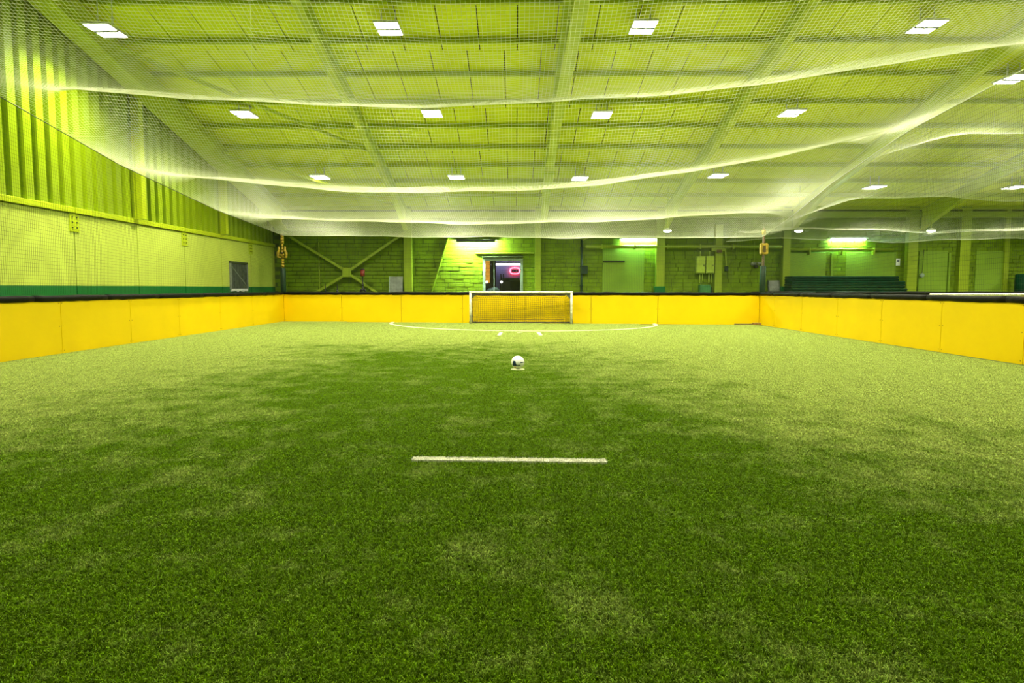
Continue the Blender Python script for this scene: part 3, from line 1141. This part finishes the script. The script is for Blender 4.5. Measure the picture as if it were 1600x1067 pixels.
# ------------------------------------------------------------------ goal
def goal(loc, rz, label, W=3.66, H=1.20, D=.58, net=True):
    o = thing('goal', loc, label, 'goal', rz=rz)
    r = .042
    for s in (-1, 1):
        MB().tube([(s * W / 2, 0, 0), (s * W / 2, 0, H - r)], r, 12).build('post', M['white_paint'], o, True)
        MB().add([(s * (W / 2 - .04), .02, H - .05), (s * (W / 2 - .26), .02, H - .05), (s * (W / 2 - .04), .02, H - .30),
                  (s * (W / 2 - .04), .035, H - .05), (s * (W / 2 - .26), .035, H - .05), (s * (W / 2 - .04), .035, H - .30)],
                 [(0, 1, 2), (5, 4, 3), (0, 3, 4, 1), (1, 4, 5, 2), (2, 5, 3, 0)]).build('gusset', M['grey_dark'], o)
        MB().tube([(s * W / 2, 0, H - r), (s * W / 2, D * .55, H - .12), (s * W / 2, D, .05), (s * W / 2, 0, .03)], .018, 8).build('side_frame', M['grey_dark'], o, True)
    MB().tube([(-W / 2 - r, 0, H - r), (W / 2 + r, 0, H - r)], r, 12).build('crossbar', M['white_paint'], o, True)
    MB().tube([(-W / 2, D, .04), (W / 2, D, .04)], .018, 8).build('ground_bar', M['grey_dark'], o, True)
    b = MB()

    def bk(u, v):                       # back sheet, bulging
        x = (u - .5) * (W - .05 - .42 * min(1, v * 4) * (1 - .35 * max(0, v - .5)))
        prof = [(0, .03, H - .06), (.18, D * .55, H - .16), (.6, D * .86, .52), (.86, D * .98, .17), (1, D * .8, .03)]
        for (a, ya, za), (c, yb, zb) in zip(prof[:-1], prof[1:]):
            if v <= c:
                t = (v - a) / (c - a)
                y, z = ya + (yb - ya) * t, za + (zb - za) * t
                break
        sag = .05 * math.sin(PI * u) * math.sin(PI * v) + .03 * math.sin(u * 21) * math.sin(PI * v)
        return (x, min(y + sag * .4, D), z - sag * .6)

    def sd(s):
        def q(u, v):                    # side sheets, baggy at the foot
            x0, y0, z0 = bk(0 if s < 0 else 1, v)
            out = .17 * math.sin(PI * u) * (v ** 1.5)
            return (s * (W / 2) * (1 - u) + x0 * u + s * out, y0 * u, z0)
        return q
    cell = .085
    n = int(W / cell)
    for k in range(n + 1):
        strands(b, [bk(k / n, t) for t in frange(0, 1, 12)], .0042)
    for k in range(18):
        strands(b, [bk(t, k / 17) for t in frange(0, 1, 28)], .0042)
    for s in (-1, 1):
        q = sd(s)
        for k in range(13):
            strands(b, [q(k / 12, t) for t in frange(0, 1, 12)], .0042)
        for k in range(25):
            strands(b, [q(t, k / 24) for t in frange(0, 1, 6)], .0042)
    tag(b.build('netting', M['net_goal'], o), kind='stuff')
    MB().tube([bk(t, .16) for t in frange(.02, .98, 24)], .012, 6).build('net_hem', M['net_goal'], o, True)
    MB().tube([bk(t, .88) for t in frange(.02, .98, 24)], .010, 6).build('net_hem', M['net_goal'], o, True)
    return o


GX = .20
gang = math.atan2(YBR - YBL, BR - BL) * .45
goal((GX, board_y(GX) - .74, 0), gang, 'white framed small goal with dark net before the far yellow boards')
goal((13.3, 18.6, 0), 0.0, 'white goal on the neighbouring pitch, only its crossbar showing over boards', H=1.17)
# neighbouring boards at the far end
o = thing('perimeter_board', (BR + .25, 25.6, 0), 'yellow boards of the neighbouring pitch seen beyond the right boards', 'board', 'yellow perimeter boards')
for k in range(7):
    MB().box(k * 2.44 + .004, (k + 1) * 2.44 - .004, 0, .02, 0, BH, bev=.003).build('board_panel', M['yellow'], o)
    MB().tube([(k * 2.44, .01, BH + .04), (k * 2.44 + 1.2, .01, BH + .045), ((k + 1) * 2.44 - .004, .01, BH + .04)], [PADR * .95, PADR * 1.1, PADR * .95], 12).build('foam_pad', M['foam'], o, True)

# ------------------------------------------------------------------ ball on its marker, white lines
bp = at(809, 575, 10.7)
R = .105
o = thing('football', (bp.x, 10.7, .0215), 'white football with navy and orange marks on a pale disc', 'ball')
vs, fs = [], []


def sph_patch(c_az, c_el, w, h, r, nu=8, nv=6, shape=None):
    b = MB()
    vs, fs = [], []
    for j in range(nv + 1):
        for i in range(nu + 1):
            u, v = i / nu - .5, j / nv - .5
            if shape: u, v = shape(u, v)
            az, el = c_az + u * w, c_el + v * h
            vs.append((r * math.cos(el) * math.sin(az), -r * math.cos(el) * math.cos(az), R + r * math.sin(el)))
    for j in range(nv):
        for i in range(nu):
            q = j * (nu + 1) + i
            fs.append((q, q + 1, q + nu + 2, q + nu + 1))
    return b.add(vs, fs)


prof = [(R * math.sin(PI * k / 20), R - R * math.cos(PI * k / 20)) for k in range(1, 20)]
MB().lathe([(.002, 0)] + prof + [(.002, 2 * R)], (0, 0, 0), 32).build('shell', M['ball'], o, True)
sph_patch(-.58, -.10, .85, .80, R * 1.006, shape=lambda u, v: (u * (1.0 - (v + .5) * .55), v)).build('patch', M['navy'], o, True)
sph_patch(.02, -.40, .85, .15, R * 1.006).build('stripe', M['navy'], o, True)
sph_patch(.78, .06, .75, .14, R * 1.006, shape=lambda u, v: (u, v + u * .5)).build('stripe', M['navy'], o, True)
sph_patch(-.62, -.78, .45, .22, R * 1.006).build('mark', M['orange'], o, True)
for k in range(5):
    az = k * 2 * PI / 5 + .4
    MB().tube([tuple(R * 1.002 * q for q in (math.cos(e) * math.sin(az + .25 * math.sin(2 * e)), -math.cos(e) * math.cos(az + .25 * math.sin(2 * e)), math.sin(e))) for e in frange(-1.4, 1.4, 12)], .0007, 4).build('seam', M['grey'], o, loc=(0, 0, R))
o = MB().lathe([(.108, 0), (.115, .006), (.105, .013), (.04, .015)], (0, 0, .006), 28).build('marker_disc', M['disc'], None, True, (bp.x, 10.7, 0))
tag(o, 'pale flat marker disc under the football', 'disc')
bpy.context.view_layer.update()


def blades(mb, x, y, h, w, lean, cols=None, rnd=random):
    a = rnd.uniform(0, 2 * PI)
    la = rnd.uniform(0, 2 * PI)
    l = rnd.uniform(.1, 1) * lean
    cx, cy = math.cos(a) * w / 2, math.sin(a) * w / 2
    ox, oy = math.cos(la) * l * h, math.sin(la) * l * h
    n = len(mb.v)
    mb.v += [(x - cx, y - cy, 0), (x + cx, y + cy, 0), (x + cx * .8 + ox * .4, y + cy * .8 + oy * .4, h * .62), (x - cx * .8 + ox * .4, y - cy * .8 + oy * .4, h * .62), (x + ox, y + oy, h * (1 - .25 * l))]
    mb.f += [(n, n + 1, n + 2, n + 3), (n + 3, n + 2, n + 4)]
    mb.mi += [0, 0]


def line_marking(name, path, width, label, density, h=.031):
    """strip of white turf fibres along a polyline"""
    o = thing(name, (path[0][0], path[0][1], 0), label, 'line', 'white lines in the turf')
    rr = random.Random(11)
    b = MB()
    base = MB()
    for (xa, ya), (xb, yb) in zip(path[:-1], path[1:]):
        L_ = math.hypot(xb - xa, yb - ya)
        tx, ty = (xb - xa) / L_, (yb - ya) / L_
        for k in range(int(L_ * density)):
            s_, q = rr.uniform(0, L_), rr.gauss(0, .30)
            q = max(-.62, min(.62, q)) * width
            blades(b, xa + tx * s_ - ty * q - path[0][0], ya + ty * s_ + tx * q - path[0][1], h * rr.uniform(.8, 1.1), .004, .5, rnd=rr)
        hw = width * .42
        base.add([(xa - ty * hw - path[0][0], ya + tx * hw - path[0][1], .019), (xa + ty * hw - path[0][0], ya - tx * hw - path[0][1], .019),
                  (xb + ty * hw - path[0][0], yb - tx * hw - path[0][1], .019), (xb - ty * hw - path[0][0], yb + tx * hw - path[0][1], .019)], [(3, 2, 1, 0)])
    tag(b.build('line_fibres', M['white_line'], o), kind='stuff')
    base.build('line_backing', M['white_line'], o)


def ground(px, py):
    d = RM @ Vector(((px - 800) / F, -(py - 533.5) / F, -1))
    t = -(EYE - .02) / d.z
    return (d.x * t, d.y * t)


g0, g1 = ground(645, 716), ground(947, 719.5)
line_marking('turf_line', [g0, g1], .085, 'short white line across the turf in the foreground', 5200)
ac = (GX, board_y(GX) - .1)
arc = []
for k in range(41):
    a = PI * k / 40
    x = ac[0] - 4.85 * math.cos(a)
    arc.append((x, min(board_y(x) - .05, ac[1] - 4.75 * math.sin(a) + (board_y(x) - board_y(GX)) * .8)))
line_marking('goal_area_arc', arc, .10, 'white half circle line around the far goal', 1500)
m0, m1, m2, m3 = ground(783, 519), ground(780, 523.5), ground(845, 523.5), ground(841, 519)
line_marking('penalty_mark', [m0, m1], .09, 'left short white tick of the mark before the goal arc', 1200)
line_marking('penalty_mark', [m3, m2], .09, 'right short white tick of the mark before the goal arc', 1200)
n0, n1 = ground(808, 519.5), ground(816, 519.5)
line_marking('penalty_mark', [n0, n1], .05, 'tiny white dash between the two ticks before the goal arc', 900, h=.029)

# ------------------------------------------------------------------ artificial grass pile (one tile mesh, instanced by geometry nodes)
TILE = .5
rr = random.Random(5)
tb = MB()
shade = []
NT = 38
for ti in range(NT):
    for tj in range(NT):
        cx = ((ti + .5 + rr.uniform(-.45, .45)) / NT - .5) * TILE
        cy = ((tj + .5 + rr.uniform(-.45, .45)) / NT - .5) * TILE
        tuft = rr.choice((.5, .75, .9, 1.0, 1.1, 1.3, 1.6)) * rr.uniform(.9, 1.1)
        hh = rr.uniform(.7, 1.25)
        for k in range(8):
            x, y = cx + rr.gauss(0, .003), cy + rr.gauss(0, .003)
            blades(tb, x, y, rr.uniform(.012, .021) * hh, rr.uniform(.0022, .0038), 1.3, rnd=rr)
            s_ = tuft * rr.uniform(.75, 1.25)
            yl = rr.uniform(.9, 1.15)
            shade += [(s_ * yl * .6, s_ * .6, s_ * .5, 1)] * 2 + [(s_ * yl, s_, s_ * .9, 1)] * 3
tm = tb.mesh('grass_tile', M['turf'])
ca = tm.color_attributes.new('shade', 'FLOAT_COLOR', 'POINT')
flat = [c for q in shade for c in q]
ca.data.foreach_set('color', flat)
tile = bpy.data.objects.new('grass_tile', tm)
pts, rots = [], []
yy = .75
while yy < 26.2:
    xx = BL + .3
    while xx < BR - .2:
        if yy < board_y(xx) - .28 and abs(xx) < yy * .82 + 1.6:
            pts.append((xx, yy, 0))
            rots.append((0, 0, rr.choice((0, 1, 2, 3)) * PI / 2))
        xx += TILE
    yy += TILE
gm = bpy.data.meshes.new('grass')
gm.from_pydata(pts, [], [])
ra = gm.attributes.new('rot', 'FLOAT_VECTOR', 'POINT')
ra.data.foreach_set('vector', [c for q in rots for c in q])
grass = bpy.data.objects.new('grass', gm)
COL.objects.link(grass)
tag(grass, 'green artificial grass pile covering the pitch', 'grass', kind='stuff')
ng = bpy.data.node_groups.new('grass_pile', 'GeometryNodeTree')
ng.interface.new_socket('Geometry', in_out='INPUT', socket_type='NodeSocketGeometry')
ng.interface.new_socket('Geometry', in_out='OUTPUT', socket_type='NodeSocketGeometry')
gi, go = ng.nodes.new('NodeGroupInput'), ng.nodes.new('NodeGroupOutput')
m2p = ng.nodes.new('GeometryNodeMeshToPoints')
iop = ng.nodes.new('GeometryNodeInstanceOnPoints')
oi = ng.nodes.new('GeometryNodeObjectInfo')
oi.inputs['Object'].default_value = tile
oi.inputs['As Instance'].default_value = True
na = ng.nodes.new('GeometryNodeInputNamedAttribute')
na.data_type = 'FLOAT_VECTOR'
na.inputs['Name'].default_value = 'rot'
ng.links.new(gi.outputs[0], m2p.inputs['Mesh'])
ng.links.new(m2p.outputs[0], iop.inputs['Points'])
ng.links.new(oi.outputs['Geometry'], iop.inputs['Instance'])
ng.links.new(na.outputs[0], iop.inputs['Rotation'])
ng.links.new(iop.outputs[0], go.inputs[0])
md = grass.modifiers.new('pile', 'NODES')
md.node_group = ng

# ------------------------------------------------------------------ things along the back wall
# wall bracing cross with its centre box
xb = thing('cross_brace', (0, YB - .25, 0), 'crossed green bracing rods with square centre plate on the back wall', 'brace')
for (a, b) in (((440, 362), (537, 421)), ((547, 422), (640, 358)), ((470, 471), (537, 431)), ((549, 430), (612, 473))):
    pa, pb = at(a[0], a[1], YB - .25), at(b[0], b[1], YB - .25)
    child('rod', MB().bar(pa, pb, .10, .10, up=(0, 1, 0)), M['lime_post'], xb)
a, b = at(536, 418, YB - .3), at(548, 433, YB - .3)
child('centre_plate', MB().box(a.x, b.x, YB - .33, YB - .22, b.z, a.z, bev=.012), M['lime_post'], xb)
child('plate_edge', MB().box(a.x - .035, a.x - .005, YB - .36, YB - .22, b.z - .02, a.z + .02), M['lime_post'], xb)
# thin conduit
a = at(498, 378, YB - .06)
o = MB().tube([(a.x, YB - .06, 0), (a.x, YB - .06, a.z)], .022, 8).build('conduit', M['lime_post'], None, True)
tag(o, 'thin vertical conduit on the bricks left of the crossed rods', 'pipe')
# red headed stand
b = at(567, 456, YB - .8)
o = thing('stand', (b.x, YB - .8, 0), 'black stand with dark red padded head before the back wall', 'stand')
zt = at(567, 423, YB - .8).z
MB().tube([(0, 0, zt), (0, 0, zt + .05), (0, 0, zt - .24)][::-1], [.09, .10, .08], 12).build('head', M['red'], o, True)
MB().tube([(0, 0, zt + .03), (0, 0, zt + .09)], [.11, .07], 12).build('head_cap', M['black'], o, True)
MB().tube([(0, 0, .04), (0, 0, zt - .2)], .022, 8).build('pole', M['black'], o, True)
MB().tube([(0, 0, zt - .62), (0, 0, zt - .56)], [.06, .05], 10).build('collar', M['black'], o, True)
MB().lathe([(.22, 0), (.22, .03), (.05, .07)], (0, 0, 0), 18).build('base', M['black'], o, True)
MB().tube([(-.1, 0, 1.1), (-.07, 0, 1.24), (.07, 0, 1.26), (.11, 0, 1.12)], .05, 8).build('bracket', M['black'], o, True)
for px, ph, lab in ((508.5, 443, 'thin black pin standing left of the red headed stand'), (527, 444, 'black peg with wider foot left of the red headed stand')):
    b = at(px, 456, YB - .6)
    zt = at(px, ph, YB - .6).z
    o = thing('peg', (b.x, YB - .6, 0), lab, 'peg', 'black pegs by the back wall')
    MB().tube([(0, 0, .02), (0, 0, zt)], .018, 8).build('rod', M['black'], o, True)
    MB().tube([(0, 0, 0), (0, 0, 1.24 if px > 520 else .5), (0, 0, 1.27 if px > 520 else .52)], [.045, .04, .02], 10).build('sleeve', M['black'], o, True)
# grey board leaning by the left column
a, b = at(609, 432, YB - .3), at(630, 456, YB - .3)
o = thing('leaning_board', ((a.x + b.x) / 2, YB - .55, 0), 'grey board leaning on the bracing rod beside the left column', 'board')
hw = (b.x - a.x) / 2
MB().add([(-hw, -.12, 0), (hw, -.12, 0), (hw, .18, a.z), (-hw, .18, a.z), (-hw, -.09, 0), (hw, -.09, 0), (hw, .21, a.z), (-hw, .21, a.z)],
         [(0, 1, 2, 3), (7, 6, 5, 4), (0, 4, 5, 1), (1, 5, 6, 2), (2, 6, 7, 3), (3, 7, 4, 0)]).build('face', M['grey'], o)
MB().bar((-hw, -.12, 0), (-hw, .18, a.z), .03, .04).build('edge_strip', M['frame'], o)
a, b = at(1203, 438, YB - .3), at(1220, 457, YB - .3)
o = thing('leaning_board', ((a.x + b.x) / 2, YB - .3, 0), 'grey board leaning beside the right corner post', 'board')
hw = (b.x - a.x) / 2
MB().add([(-hw, -.12, 0), (hw, -.12, 0), (hw, .18, a.z), (-hw, .18, a.z), (-hw, -.09, 0), (hw, -.09, 0), (hw, .21, a.z), (-hw, .21, a.z)],
         [(0, 1, 2, 3), (7, 6, 5, 4), (0, 4, 5, 1), (1, 5, 6, 2), (2, 6, 7, 3), (3, 7, 4, 0)]).build('face', M['grey'], o)
MB().bar((-hw, -.12, 0), (-hw, .18, a.z), .05, .06).build('edge_strip', M['grey_dark'], o)
# dark pipe and box right of the middle column
a = at(909, 375, YB - .12)
o = thing('drain_pipe', (a.x, YB - .12, 0), 'dark vertical pipe with junction box right of the middle column', 'pipe')
MB().tube([(0, 0, .02), (0, 0, a.z)], .05, 10).build('pipe', M['pad_green'], o, True)
b0, b1 = at(909, 415, YB - .2), at(918, 428, YB - .2)
MB().box(-.02, b1.x - a.x, -.10, .06, b1.z, b0.z, bev=.012).build('junction_box', M['pad_green'], o)
MB().bar((0, 0, a.z - .02), (.28, 0, a.z + .1), .05, .05).build('elbow', M['lime_post'], o)
for z in (1.4, 2.2, 3.0):
    MB().box(-.07, .07, -.06, .09, z, z + .04).build('clip', M['pad_green'], o)
# long horizontal pipe
a, b = at(915, 383, YB - .25), at(1222, 388, YB - .25)
o = thing('service_pipe', (a.x, YB - .25, (a.z + b.z) / 2), 'long horizontal lime pipe along the upper back wall', 'pipe')
Lp = b.x - a.x
MB().tube([(0, 0, 0), (Lp, 0, 0)], .07, 12).build('pipe', M['lime_post'], o, True)
for k in range(6):
    x = Lp * (k + .5) / 6
    MB().box(x - .03, x + .03, -.09, .22, -.10, .10, bev=.01).build('clip', M['lime_post'], o)
a, b = at(1235, 390, YB - .2), at(1396, 392, YB - .2)
o = thing('service_pipe', (a.x, YB - .2, a.z), 'thin horizontal pipe above the green mats', 'pipe')
MB().tube([(0, 0, 0), (b.x - a.x, 0, 0)], .05, 10).build('pipe', M['lime_post'], o, True)
for k in range(3):
    x = (b.x - a.x) * (k + .6) / 3.2
    MB().box(x - .025, x + .025, -.06, .17, -.22, .07, bev=.01).build('clip', M['lime_post'], o)
# electrical cabinets
for (x0, x1, lab) in ((1089, 1102, 'left of two lime electrical cabinets beside the pillar'), (1104, 1116, 'right of two lime electrical cabinets beside the pillar')):
    a, b = at(x0, 400, YB - .35), at(x1, 427, YB - .35)
    o = thing('electrical_cabinet', ((a.x + b.x) / 2, YB - .05, b.z), lab, 'cabinet', 'electrical cabinets on the back wall')
    hw, H = (b.x - a.x) / 2, a.z - b.z
    MB().box(-hw, hw, -.28, 0, 0, H, bev=.015).build('body', M['cab'], o)
    d_ = MB().box(-hw + .02, hw - .02, -.305, -.28, .03, H - .03, bev=.01).build('door', M['cab'], o)
    MB().box(hw - .08, hw - .05, -.325, -.305, H * .4, H * .5, bev=.004).build('handle', M['gap'], d_)
    MB().tube([(0, -.12, 0), (0, -.12, -b.z + 1.52)], .03, 8).build('conduit', M['cab'], o, True)
    MB().tube([(hw * .6, -.12, 0), (hw * .6, -.12, -b.z + 1.52)], .02, 8).build('conduit', M['cab'], o, True)
    MB().tube([(0, -.12, H), (0, -.12, H + .22)], .03, 8).build('conduit', M['cab'], o, True)
a, b = at(1094, 445, YB - .35), at(1110, 457, YB - .35)
o = thing('meter_box', ((a.x + b.x) / 2, YB - .05, 0), 'green metal box on the floor below the electrical cabinets', 'box')
hw = (b.x - a.x) / 2
MB().box(-hw, hw, -.30, 0, 0, a.z, bev=.015).build('body', M['box_green'], o)
MB().box(-hw + .04, hw - .04, -.32, -.30, .1, a.z - .05, bev=.008).build('door', M['box_green'], o)
MB().box(hw, hw + .09, -.2, -.06, .4, a.z - .08, bev=.01).build('side_switch', M['pad_green'], o)
# pillar head and lamp on the wall
a = at(1123, 390, YB - .35)
o = thing('pillar_bracket', (a.x, YB - .32, a.z), 'rusty bracket at the head of the pillar beside the cabinets', 'bracket')
MB().box(-.30, .30, -.06, .0, -.06, .06, bev=.015).build('arm', M['lime_post'], o)
MB().box(-.10, .12, -.09, -.06, -.12, -.01, bev=.01).build('plate', M['tape_dark'], o)
MB().bar((.28, -.03, 0), (.34, -.03, -.75), .05, .05).build('hanging_strap', M['lime_post'], o)
MB().box(.27, .41, -.09, .02, -.92, -.70, bev=.02).build('weight', M['pad_green'], o)
a = at(1181, 412, YB - .2)
o = thing('flood_light', (a.x, YB - .05, a.z), 'small twin head lamp on the wall left of the right corner post', 'light')
MB().box(-.10, .10, -.05, .02, -.05, .05, bev=.01).build('base', M['grey'], o)
for s in (-1, 1):
    MB().tube([(s * .11, -.05, .02), (s * .15, -.18, -.01)], [.05, .08], 12).build('head', M['grey'], o, True)
MB().box(-.03, .10, -.15, -.03, -.18, -.06, bev=.015).build('sensor', M['black'], o)
MB().tube([(-.02, .0, .05), (-.02, .0, .95)], .012, 6).build('cable', M['lime_post'], o)
# stacked green mats (each mat its own)
a, b = at(1233, 428, YB - 1.1), at(1397, 457, YB - 1.1)
zs_top = a.z
X0, X1 = a.x, b.x
th = .10
n = int(zs_top / th)
ORD = ['topmost', 'second', 'third', 'fourth', 'fifth', 'sixth', 'seventh', 'eighth', 'ninth', 'tenth', 'eleventh', 'twelfth', 'thirteenth',
       'fourteenth', 'fifteenth', 'sixteenth', 'seventeenth', 'eighteenth', 'nineteenth', 'twentieth', 'twenty first']
for k in range(n):
    z0 = k * th
    rr_ = random.Random(40 + k)
    x1 = X1 + (.27 if z0 + th < 1.68 else 0) + rr_.uniform(-.012, .012)
    x0 = X0 + rr_.uniform(-.01, .01)
    fwd = .16 if z0 + th < 1.38 else 0.0
    kk = n - 1 - k
    lab = 'dark green padded mat, %s %sin the stack by the back wall' % (ORD[kk], '' if kk == 0 else 'from the top ')
    o = thing('crash_mat', ((x0 + x1) / 2, YB - 1.05 + rr_.uniform(-.015, .015), z0), lab, 'mat', 'stacked green mats')
    hw = (x1 - x0) / 2
    MB().box(-hw, hw, -.36 - fwd, .42, .003, th - .003, bev=.022).build('cover', M['mat_green'], o)
    MB().tube([(-hw + .03, -.362 - fwd, th / 2), (hw - .03, -.362 - fwd, th / 2)], .005, 6).build('piping', M['mat_green'], o)
a = at(1592, 428, YB - .8)
o = thing('rolled_mat', (a.x + .35, YB - .6, 0), 'dark green upright rolled mat at the right picture edge', 'mat')
MB().tube([(0, 0, 0), (0, 0, .03), (0, 0, a.z - .04), (0, 0, a.z)], [.26, .30, .30, .25], 18).build('roll', M['mat_green'], o, True)
MB().tube([(0, 0, .9), (0, 0, .96)], .305, 18).build('strap', M['black'], o, True)
# notice and hanging paddle on the right
a, b = at(1400, 404, YB - .06), at(1405.5, 415, YB - .06)
o = thing('notice', ((a.x + b.x) / 2, YB - .07, b.z), 'small white notice on the wall right of the mats', 'notice')
hw, H = (b.x - a.x) / 2, a.z - b.z
MB().box(-hw, hw, -.012, .02, 0, H, bev=.004).build('sheet', M['poster'], o)
MB().box(-hw * .6, hw * .6, -.016, -.012, H * .55, H * .8).build('print', M['navy'], o)
a = at(1441, 430, YB - .14)
o = thing('hanging_disc', (a.x, YB - .12, a.z), 'round grey disc hanging on a cord by the right door', 'disc')
MB().tube([(0, -.03, 0), (0, .03, 0)], .09, 18).build('disc', M['frame'], o)
MB().tube([(0, 0, .08), (.04, 0, 1.1)], .010, 6).build('cord', M['cable'], o)

# hatch in the left wall
a, b = at_x(360, 410, XL + .04), at_x(387, 450, XL + .04)
o = thing('wall_hatch', (XL + .005, (a.y + b.y) / 2, 1.26), 'grey hatch with ragged white edges in the lime left wall', 'hatch')
hw, H = (b.y - a.y) / 2, a.z - 1.26
MB().box(0, .03, -hw, hw, 0, H, bev=.006).build('panel', M['grey_dark'], o)
for k in range(6):
    y0 = -hw + 2 * hw * (k + .1) / 6
    MB().box(.03, .045, y0, y0 + 2 * hw * .8 / 6, .04, H - .05, bev=.004).build('slat', M['grey_dark'], o)
fm = MB()
rr_ = random.Random(9)
for k in range(9):
    y0 = -hw + 2 * hw * k / 9
    fm.box(0, .05, y0, y0 + 2 * hw / 9, -.05 - rr_.uniform(0, .05), .03)
tag(fm.build('lower_edge', M['poster'], o), kind='stuff')
for s in (-1, 1):
    MB().box(0, .06, s * hw - .04, s * hw + .04, 0, H, bev=.01).build('jamb', M['grey'], o)
MB().box(0, .06, -hw - .04, hw + .04, H - .03, H + .05, bev=.01).build('head', M['gap'], o)
MB().bar((.05, -hw + .1, H - .15), (.05, hw - .15, .15), .03, .02, up=(1, 0, 0)).build('brace', M['grey'], o)
